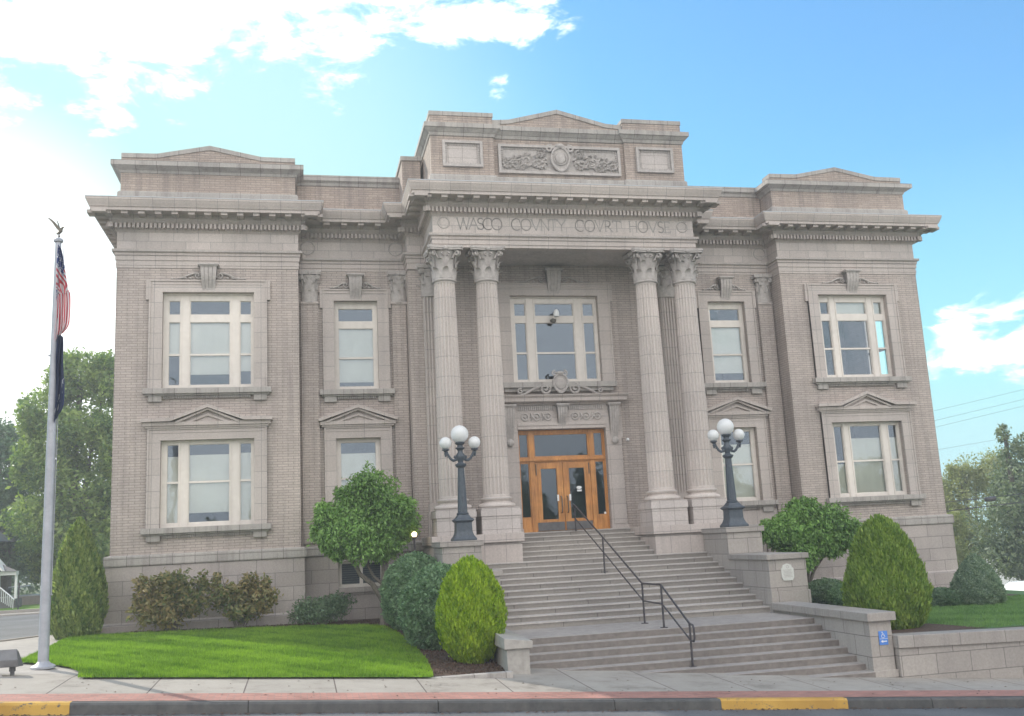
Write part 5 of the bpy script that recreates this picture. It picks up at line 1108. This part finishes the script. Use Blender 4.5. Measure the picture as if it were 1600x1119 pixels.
bush('rhododendron', 'rusty-leaved bush nearest the left corner, taller of the two brown bushes', -11.7, -.95, -2.0, [(-11.75, -1.0, -1.0, .62, .5, .52), (-12.35, -.95, -1.25, .45, .4, .55), (-11.2, -1.0, -1.2, .55, .45, .55), (-11.7, -1.1, -.62, .45, .4, .30), (-12.5, -.9, -.72, .2, .2, .26), (-11.95, -1.2, -1.55, .6, .4, .35), (-10.85, -1, -.78, .18, .2, .28)], L['rust'], 5200, .14, 31, 'rusty bushes against the left basement')
bush('rhododendron', 'rusty-green lower bush right of the taller brown bush', -9.85, -.95, -2.03, [(-9.85, -1.0, -1.2, .6, .45, .42), (-10.35, -.95, -1.15, .42, .4, .40), (-9.25, -1.0, -1.3, .48, .4, .42), (-10.5, -.95, -.72, .15, .2, .26), (-9.6, -1, -.80, .22, .25, .28), (-9.15, -1, -.88, .16, .2, .22), (-9.8, -1.15, -1.6, .55, .4, .25)], L['rust'], 4200, .13, 37, 'rusty bushes against the left basement')
bush('dark_shrub', 'low dark green bush below the left bay window, beside the tree trunk', -7.6, -.75, -2.1, [(-7.6, -.8, -1.72, .68, .45, .40), (-7.15, -.8, -1.55, .40, .35, .3), (-8.1, -.8, -1.75, .4, .35, .33)], L['dk'], 6500, .085, 41)
def tree(name, label, base, limbs, blobs, lm, n, size, seed, mode='rand', cat='tree', group=None, shell=.3, noise=.2, aspect=2.2, droop=.5):
    t = thing(name, label, cat, base, group); tk = MB()
    for pts, r0, r1 in limbs: tk.tube(pts, [r0+(r1-r0)*i/(len(pts)-1) for i in range(len(pts))], 8)
    part(tk, 'trunk', 'bark', t, fixn=False, smooth=True)
    foliage('crown', lm, t, [leaves(n, blobs, size, aspect, shell, mode, seed, noise, droop=droop)]); return t
def subblobs(blobs, k, f, seed):
    r = np.random.default_rng(seed); out = []
    for b in blobs:
        for i in range(k):
            d = r.normal(size=3); d /= np.linalg.norm(d); q = r.uniform(.55, .85); s = r.uniform(.7, 1.2)*f; out.append((b[0]+d[0]*b[3]*q, b[1]+d[1]*b[4]*q, b[2]+d[2]*b[5]*q, b[3]*s, b[4]*s, b[5]*s))
    return out
tb = [(-6.75, -1.6, .75, .80, .7, .62), (-7.3, -1.6, .55, .62, .6, .70), (-5.75, -1.6, .85, .85, .7, .72), (-6.2, -1.6, 1.6, .72, .6, .68), (-6.4, -1.7, .12, .9, .6, .60), (-5.5, -1.6, .9, .6, .6, .55), (-5.75, -1.6, .45, .55, .5, .45), (-7.5, -1.6, 1.05, .32, .4, .3), (-6.75, -1.6, 1.35, .5, .45, .42), (-5.3, -1.6, .55, .45, .45, .5), (-5.95, -1.65, .0, .6, .5, .45), (-7.1, -1.6, .15, .55, .5, .45)]
tree('leafy_tree', 'small rounded green tree standing before the left bay windows', (-5.9, -1.5, -2.1),
     [([(-5.9, -1.5, -2.3), (-5.87, -1.5, -1.3), (-5.85, -1.5, -.6), (-5.9, -1.5, .1), (-6.0, -1.5, .9)], .14, .05), ([(-5.9, -1.5, -1.55), (-6.2, -1.5, -1.05), (-6.55, -1.5, -.75), (-6.8, -1.5, -.25), (-7.0, -1.5, .3)], .09, .035), ([(-5.88, -1.5, -1.1), (-6.15, -1.45, -.85), (-6.32, -1.45, -.55), (-6.3, -1.4, -.1)], .05, .03), ([(-5.85, -1.5, -.5), (-5.5, -1.5, .1), (-5.4, -1.5, .8)], .06, .03)],
     tb+subblobs(tb, 5, .42, 5), L['maple'], 42000, .115, 43, 'droop', shell=.4, noise=.26)
tr = [(6.6, -1.9, -.15, .75, .6, .62), (7.5, -1.9, -.15, .85, .6, .62), (8.25, -1.9, -.3, .58, .55, .55), (7.1, -1.9, .42, .6, .5, .45), (6.1, -1.9, -.2, .5, .5, .5), (6.9, -1.8, -.75, .75, .5, .5), (8.0, -1.9, .15, .5, .45, .4), (7.9, -1.85, -.75, .5, .45, .35), (6.95, -1.8, -1.2, .4, .4, .32)]
tree('leafy_tree', 'bushy green tree behind the right cheek block with the plaque', (7.15, -1.3, -2.4),
     [([(7.15, -1.3, -2.7), (7.25, -1.4, -2.0), (7.5, -1.5, -1.4), (7.9, -1.6, -.9), (8.2, -1.7, -.4)], .08, .03), ([(7.15, -1.35, -2.1), (7.0, -1.5, -1.4), (6.7, -1.7, -.6)], .06, .03), ([(7.3, -1.4, -1.9), (7.3, -1.6, -1.0), (7.2, -1.7, 0)], .05, .02)],
     tr+subblobs(tr, 5, .42, 6), L['maple'], 40000, .115, 47, 'droop', shell=.4, noise=.28)

# ------------------------------------------------------------------ the street beyond, left
def big_tree(label, x, y, zg, blobs, lm, n, size, seed, group, tr_=.45, name='broadleaf_tree', **k):
    top = max(b[2] for b in blobs); limbs = [([(x, y, zg-.3), (x+.1, y, zg+2), (x-.1, y, (zg+top)/2), (x+.2, y, top)], tr_, .08)]
    for i, b in enumerate(blobs[:9]): limbs.append(([(x, y, zg+2.2+.35*i), ((x+b[0])/2, (y+b[1])/2, (zg+2.5+b[2])/2+.4), (b[0], b[1], b[2])], tr_*.4, .04))
    return tree(name, label, (x, y, zg), limbs, blobs+subblobs(blobs, 6, .40, seed), lm, n, size, seed, 'rand', 'tree', group, **k)
G1 = 'trees beyond the side street'
big_tree('tall spreading green tree behind the flagpole, reaching highest at left', -20.8, 30, -2.3,
  [(-20.8, 30, 10.6, 1.7, 1.6, 1.6), (-19.3, 30, 10.3, 1.3, 1.5, 1.6), (-22.6, 30, 8.4, 1.6, 1.6, 1.5), (-20.6, 29.5, 7.4, 2.1, 2, 1.5), (-18.6, 30, 6.6, 1.4, 2, 2.2), (-22.3, 30, 5.6, 2.1, 2, 1.8), (-20.0, 30, 3.9, 2.5, 2, 1.7), (-22.4, 30, 2.6, 2.0, 2, 1.6), (-18.4, 30, 3.0, 1.6, 2, 1.8), (-21.6, 30, 9.9, 1.1, 1.2, 1.0), (-20.4, 29.6, 1.4, 2.2, 1.6, 1.3)], L['bg'], 42000, .30, 51, G1)
big_tree('blue-green tree at the left edge of the view, behind the porch house', -26.2, 37, -2.5,
  [(-26.3, 37, 5.8, 2.0, 2, 2.4), (-25.4, 37, 2.9, 2.2, 2, 2.2), (-27.5, 37, 3.5, 2.5, 2, 2.5), (-25.3, 37, .8, 2.0, 2, 1.5), (-26.9, 37, 8.1, 1.1, 1.2, 1.1)], L['bg2'], 26000, .28, 53, G1)
big_tree('low sunlit yellow-green tree between flagpole and dark arborvitae', -22.0, 33, -2.5,
  [(-22.6, 33, -.1, 1.5, 1.3, 1.0), (-20.8, 33, .2, 1.6, 1.3, 1.1), (-19.2, 33, .0, 1.5, 1.3, 1.2), (-23.6, 32, .9, .8, .8, .55)], L['bg'], 15000, .24, 57, G1, .2)
big_tree('dark low tree filling the gap behind the parked cars', -22.8, 52, -2.8,
  [(-25.5, 52, 1.0, 3, 2, 3), (-21.5, 52, 1.5, 3.2, 2, 3.2), (-17.5, 52, 1.5, 3.2, 2, 3.4), (-28.5, 52, 1.5, 3, 2, 3.6)], L['bg2'], 22000, .34, 59, G1, .25)
HS = thing('porch_house', 'white house with gabled porch at the left edge, mostly cut off', 'house', (-26.5, 28, -2.3))
part(MB().wall(-38, -29.1, -2.6, 2.3, 30, [(-31.2, -30.2, -.9, 1.0)]).add([(-29.1, 30, -2.6), (-29.1, 40, -2.6), (-29.1, 40, 2.3), (-29.1, 30, 2.3)], [(0, 1, 2, 3)]), 'wall', 'white', HS)
part(MB().prism([(-38.5, 1.4), (-25.3, 1.4), (-32, 6.8)], 29.7, 40), 'roof', 'roof', HS)
part(MB().box(-31.2, -30.2, 30.1, 30.15, -.9, 1.0), 'window', 'glass', HS)
part(MB().box(-34, -22.85, 26.8, 28, -2.7, -1.75), 'porch_floor', 'steel', HS); part(MB().box(-34, -22.85, 26.7, 27.2, -.52, -.32), 'porch_beam', 'white', HS)
part(MB().add([(-34, 26.55, -.32), (-22.75, 26.55, -.32), (-23.2, 28, -.32), (-34, 28, -.32), (-34, 28, .55), (-24.9, 28, .55)], [(0, 1, 5, 4), (1, 2, 5), (0, 3, 2, 1)]), 'porch_roof', 'steel', HS)
part(MB().prism([(-25.9, -.31), (-23.5, -.31), (-24.7, 1.15)], 26.45, 27.6), 'porch_gable', 'steel', HS); part(MB().prism([(-23.5, -.30), (-23.38, -.30), (-24.66, 1.30), (-24.72, 1.16)], 26.4, 27.6), 'gable_trim', 'white', HS)
for x in (-22.9, -23.75, -25.3): part(MB().cbox(x, 26.95, -1.12, .12, .12, 1.24), 'porch_post', 'white', HS)
rl_ = MB().box(-26, -23.75, 26.85, 26.9, -1.1, -1.04)
for k in range(16): rl_.box(-25.9+k*.135, -25.86+k*.135, 26.86, 26.89, -1.74, -1.1)
rl_.tube([(-23.75, 26.9, -1.05), (-22.9, 25.9, -1.55), (-22.6, 25.5, -1.75)], .035, 6)
for k in range(9): t_ = k/8; rl_.tube([(-23.75+1.1*t_, 26.9-1.35*t_, -1.05-.7*t_), (-23.75+1.1*t_, 26.9-1.35*t_, -1.75-.45*t_)], .02, 5)
part(rl_, 'porch_rail', 'white', HS, fixn=False)
wl_ = thing('garden_wall', 'pale low concrete wall behind the far lawn at left', 'wall', (-21, 34, -2.6)); part(MB().box(-28, -15, 34, 34.25, -2.9, -1.86), 'wall_body', 'pad', wl_)
tag(MB().tube([(-21.9, 23.6, -2.4), (-21.9, 23.6, -.9)], .035, 6).build('sign_post', M['rail']), 'thin dark post on the far lawn beside the porch house', 'post')
mb_ = thing('mailbox_post', 'dark post with banded foot before the pale garden wall', 'post', (-22.0, 33, -2.5)); part(MB().tube([(-22.0, 33, -2.7), (-22.0, 33, -1.3)], .11, 8), 'pole', 'rail', mb_); part(MB().ball((-22.0, 33, -1.2), (.24, .2, .14), 10, 7), 'hood', 'white', mb_, fixn=False)
def car(label, x, y, z, col, rz):
    t = thing('parked_car', label, 'car', (x, y, z), 'cars parked behind the garden wall', world=False, rz=rz)
    mt = noise_mat('car_paint', col, tuple(c*1.15 for c in col), 2, .3, 0); b = MB()
    b.prism([(-2.1, .3), (-2.15, .62), (-1.9, .80), (-1.0, .86), (1.1, .88), (2.0, .74), (2.15, .5), (2.1, .3)], -.85, .85); part(b, 'body', mt, t, bevel=.05)
    part(MB().prism([(-1.15, .86), (-.6, 1.38), (.7, 1.42), (1.55, .86)], -.74, .74), 'cabin', 'glass', t); part(MB().prism([(-.62, 1.36), (.72, 1.40), (.68, 1.45), (-.5, 1.43)], -.70, .70), 'roof', mt, t)
    for wx in (-1.35, 1.35):
        for wy in (-.80, .80): part(MB().tube([(wx, wy-.1, .32), (wx, wy+.1, .32)], .32, 16), 'wheel', 'rail', t)
car('pale silver car parked behind the garden wall, left of the dark post', -25.6, 37.5, -2.75, (.55, .57, .6), .1); car('white car parked behind the garden wall, partly behind the flagpole', -20.5, 38, -2.75, (.7, .7, .7), .05)

# ------------------------------------------------------------------ beyond the right lawn
G2 = 'trees beyond the right lawn'
cz = lambda x: terr(x, 10)
big_tree('dark dense conifer with a leaning tip at the right edge', 36.4, 25, -6.3,
  [(35.9, 25, -1.0, 2.6, 2.2, 2.2), (38.2, 25, -.5, 2.8, 2.2, 2.6), (35.0, 25, -2.6, 1.9, 2, 1.5), (37.6, 25, -3.2, 2.2, 2, 1.2), (37.0, 25, 1.9, 1.8, 1.8, 1.6), (39.0, 25, 2.3, 2.0, 1.8, 1.8), (36.7, 25, 3.6, .8, 1, 1.0), (38.2, 25, 4.3, 1.0, 1, .9), (36.4, 25, 5.1, .42, .6, .65), (41, 25, 0, 2.5, 2, 3)], L['con'], 34000, .26, 61, G2, .4, 'conifer')
big_tree('yellowing open-crowned tree behind the dark conifer', 40.5, 35, -7.6,
  [(40.0, 35, 1.4, 1.7, 1.8, 2.1), (41.6, 35, 2.9, 1.7, 1.8, 1.6), (39.2, 35, -1.0, 1.4, 1.6, 1.8), (41.0, 35, -1.6, 2.2, 1.8, 2.0), (43.5, 35, 2.0, 2.2, 2, 2.6), (40.2, 35, 3.4, .9, 1, .8), (39.3, 35, .6, 1.0, 1, .7)], L['yel'], 20000, .24, 67, G2, .35, shell=.45, noise=.3)
big_tree('pale small-leaved tree seen low beside the right corner of the building', 35.0, 30, -6.8,
  [(35.0, 30, -2.3, 1.4, 1.4, 1.4), (34.2, 30, -.9, .9, 1, 1.1), (35.6, 30, -.4, .9, 1, 1.0)], L['yel'], 7000, .2, 71, G2, .18, shell=.5)
vn = thing('white_van', 'plain white van parked below the right lawn, partly behind trees', 'van', (28.3, 13.2, -5.45), world=False, rz=.12)
part(MB().prism([(-2.9, .45), (-2.95, 1.0), (-2.6, 1.15), (-2.05, 1.95), (-1.7, 2.1), (2.6, 2.12), (2.75, 1.95), (2.75, .45)], -.95, .95), 'body', 'white', vn, bevel=.08)
part(MB().prism([(-2.52, 1.2), (-2.02, 1.9), (-1.2, 1.9), (-1.2, 1.2)], -.965, .965), 'side_window', 'glass', vn)
for wx in (-1.9, 1.7):
    for wy in (-.86, .86): part(MB().tube([(wx, wy-.1, .34), (wx, wy+.1, .34)], .34, 16), 'wheel', 'rail', vn)
fw_ = thing('white_building', 'low white building glimpsed through the leaves past the right corner', 'building', (38, 44, -8)); part(MB().box(36, 60, 44, 52, -9.5, -3.3), 'wall', 'white', fw_); part(MB().box(35.7, 60.3, 43.7, 52.3, -3.3, -3.0), 'roof', 'steel', fw_)
def wire(name, label, a, b, r=.018, sag=.25):
    pts = [(a[0]+(b[0]-a[0])*t, a[1]+(b[1]-a[1])*t, a[2]+(b[2]-a[2])*t-sag*4*t*(1-t)) for t in [i/16 for i in range(17)]]
    return tag(MB().tube(pts, r, 5).build(name, M['rail'], fixn=False), label, 'wire', 'overhead wires at right')
for nm, za, zb_, lb in (('w1', 7.44, 8.80, 'highest of the three thin upper wires right of the building'), ('w2', 6.76, 8.11, 'middle one of the three thin upper wires'), ('w3', 6.3, 7.65, 'lowest of the three thin upper wires'), ('w4', 4.74, 5.6, 'single thin wire below the three, meeting the tree tip')):
    wire('overhead_wire', lb, (20, 30, za-(zb_-za)*2.05), (58, 30, zb_+(zb_-za)*2.1), .008, .1)
wire('overhead_wire', 'upper dark cable crossing the trees, carrying the canister', (15, 15, .29), (40, 15, 1.67), .018, .05)
wire('overhead_wire', 'lower dark cable crossing the trees under the canister', (15, 15, -.20), (40, 15, 1.29), .024, .05)
tag(MB().tube([(26.62, 15, .80), (26.68, 15, .80), (26.71, 15, .80), (27.24, 15, .83), (27.27, 15, .83), (27.33, 15, .83)], [.03, .10, .125, .125, .10, .03], 12).build('cable_canister', M['rail'], smooth=True), 'dark splice canister hanging on the cable before the trees', 'canister')

# the wooded hillside across the street, mirrored in the door glass and lower windows
rr_ = random.Random(99); tb2 = []
for k in range(26):
    x = -62+k*4.6+rr_.uniform(-1.5, 1.5); h = rr_.uniform(3.5, 9.5); tb2 += [(x, -66+rr_.uniform(-4, 4), -1.5+h*.55, rr_.uniform(1.8, 3), 2, h*.5), (x+rr_.uniform(-1, 1), -66, h*.85-1.5, 1.3, 1.5, h*.28)]
tv, tt_ = leaves(26000, tb2, .75, 1.8, .35, 'rand', 77, .3); struct(np_mesh('far_trees', tv, 4, L['bg2'], tt_), 'stuff')

# ------------------------------------------------------------------ the air
hm, ht = new_mat('thin_haze'); pv = ht.n('ShaderNodeVolumePrincipled', {'Color': (.92, .96, 1, 1), 'Density': HAZE, 'Anisotropy': .25}); ht.n('ShaderNodeOutputMaterial', {'Volume': pv})
hz_o = MB().box(-340, 340, -340, 340, -12, 14.6).build('haze', hm); struct(hz_o, 'stuff')
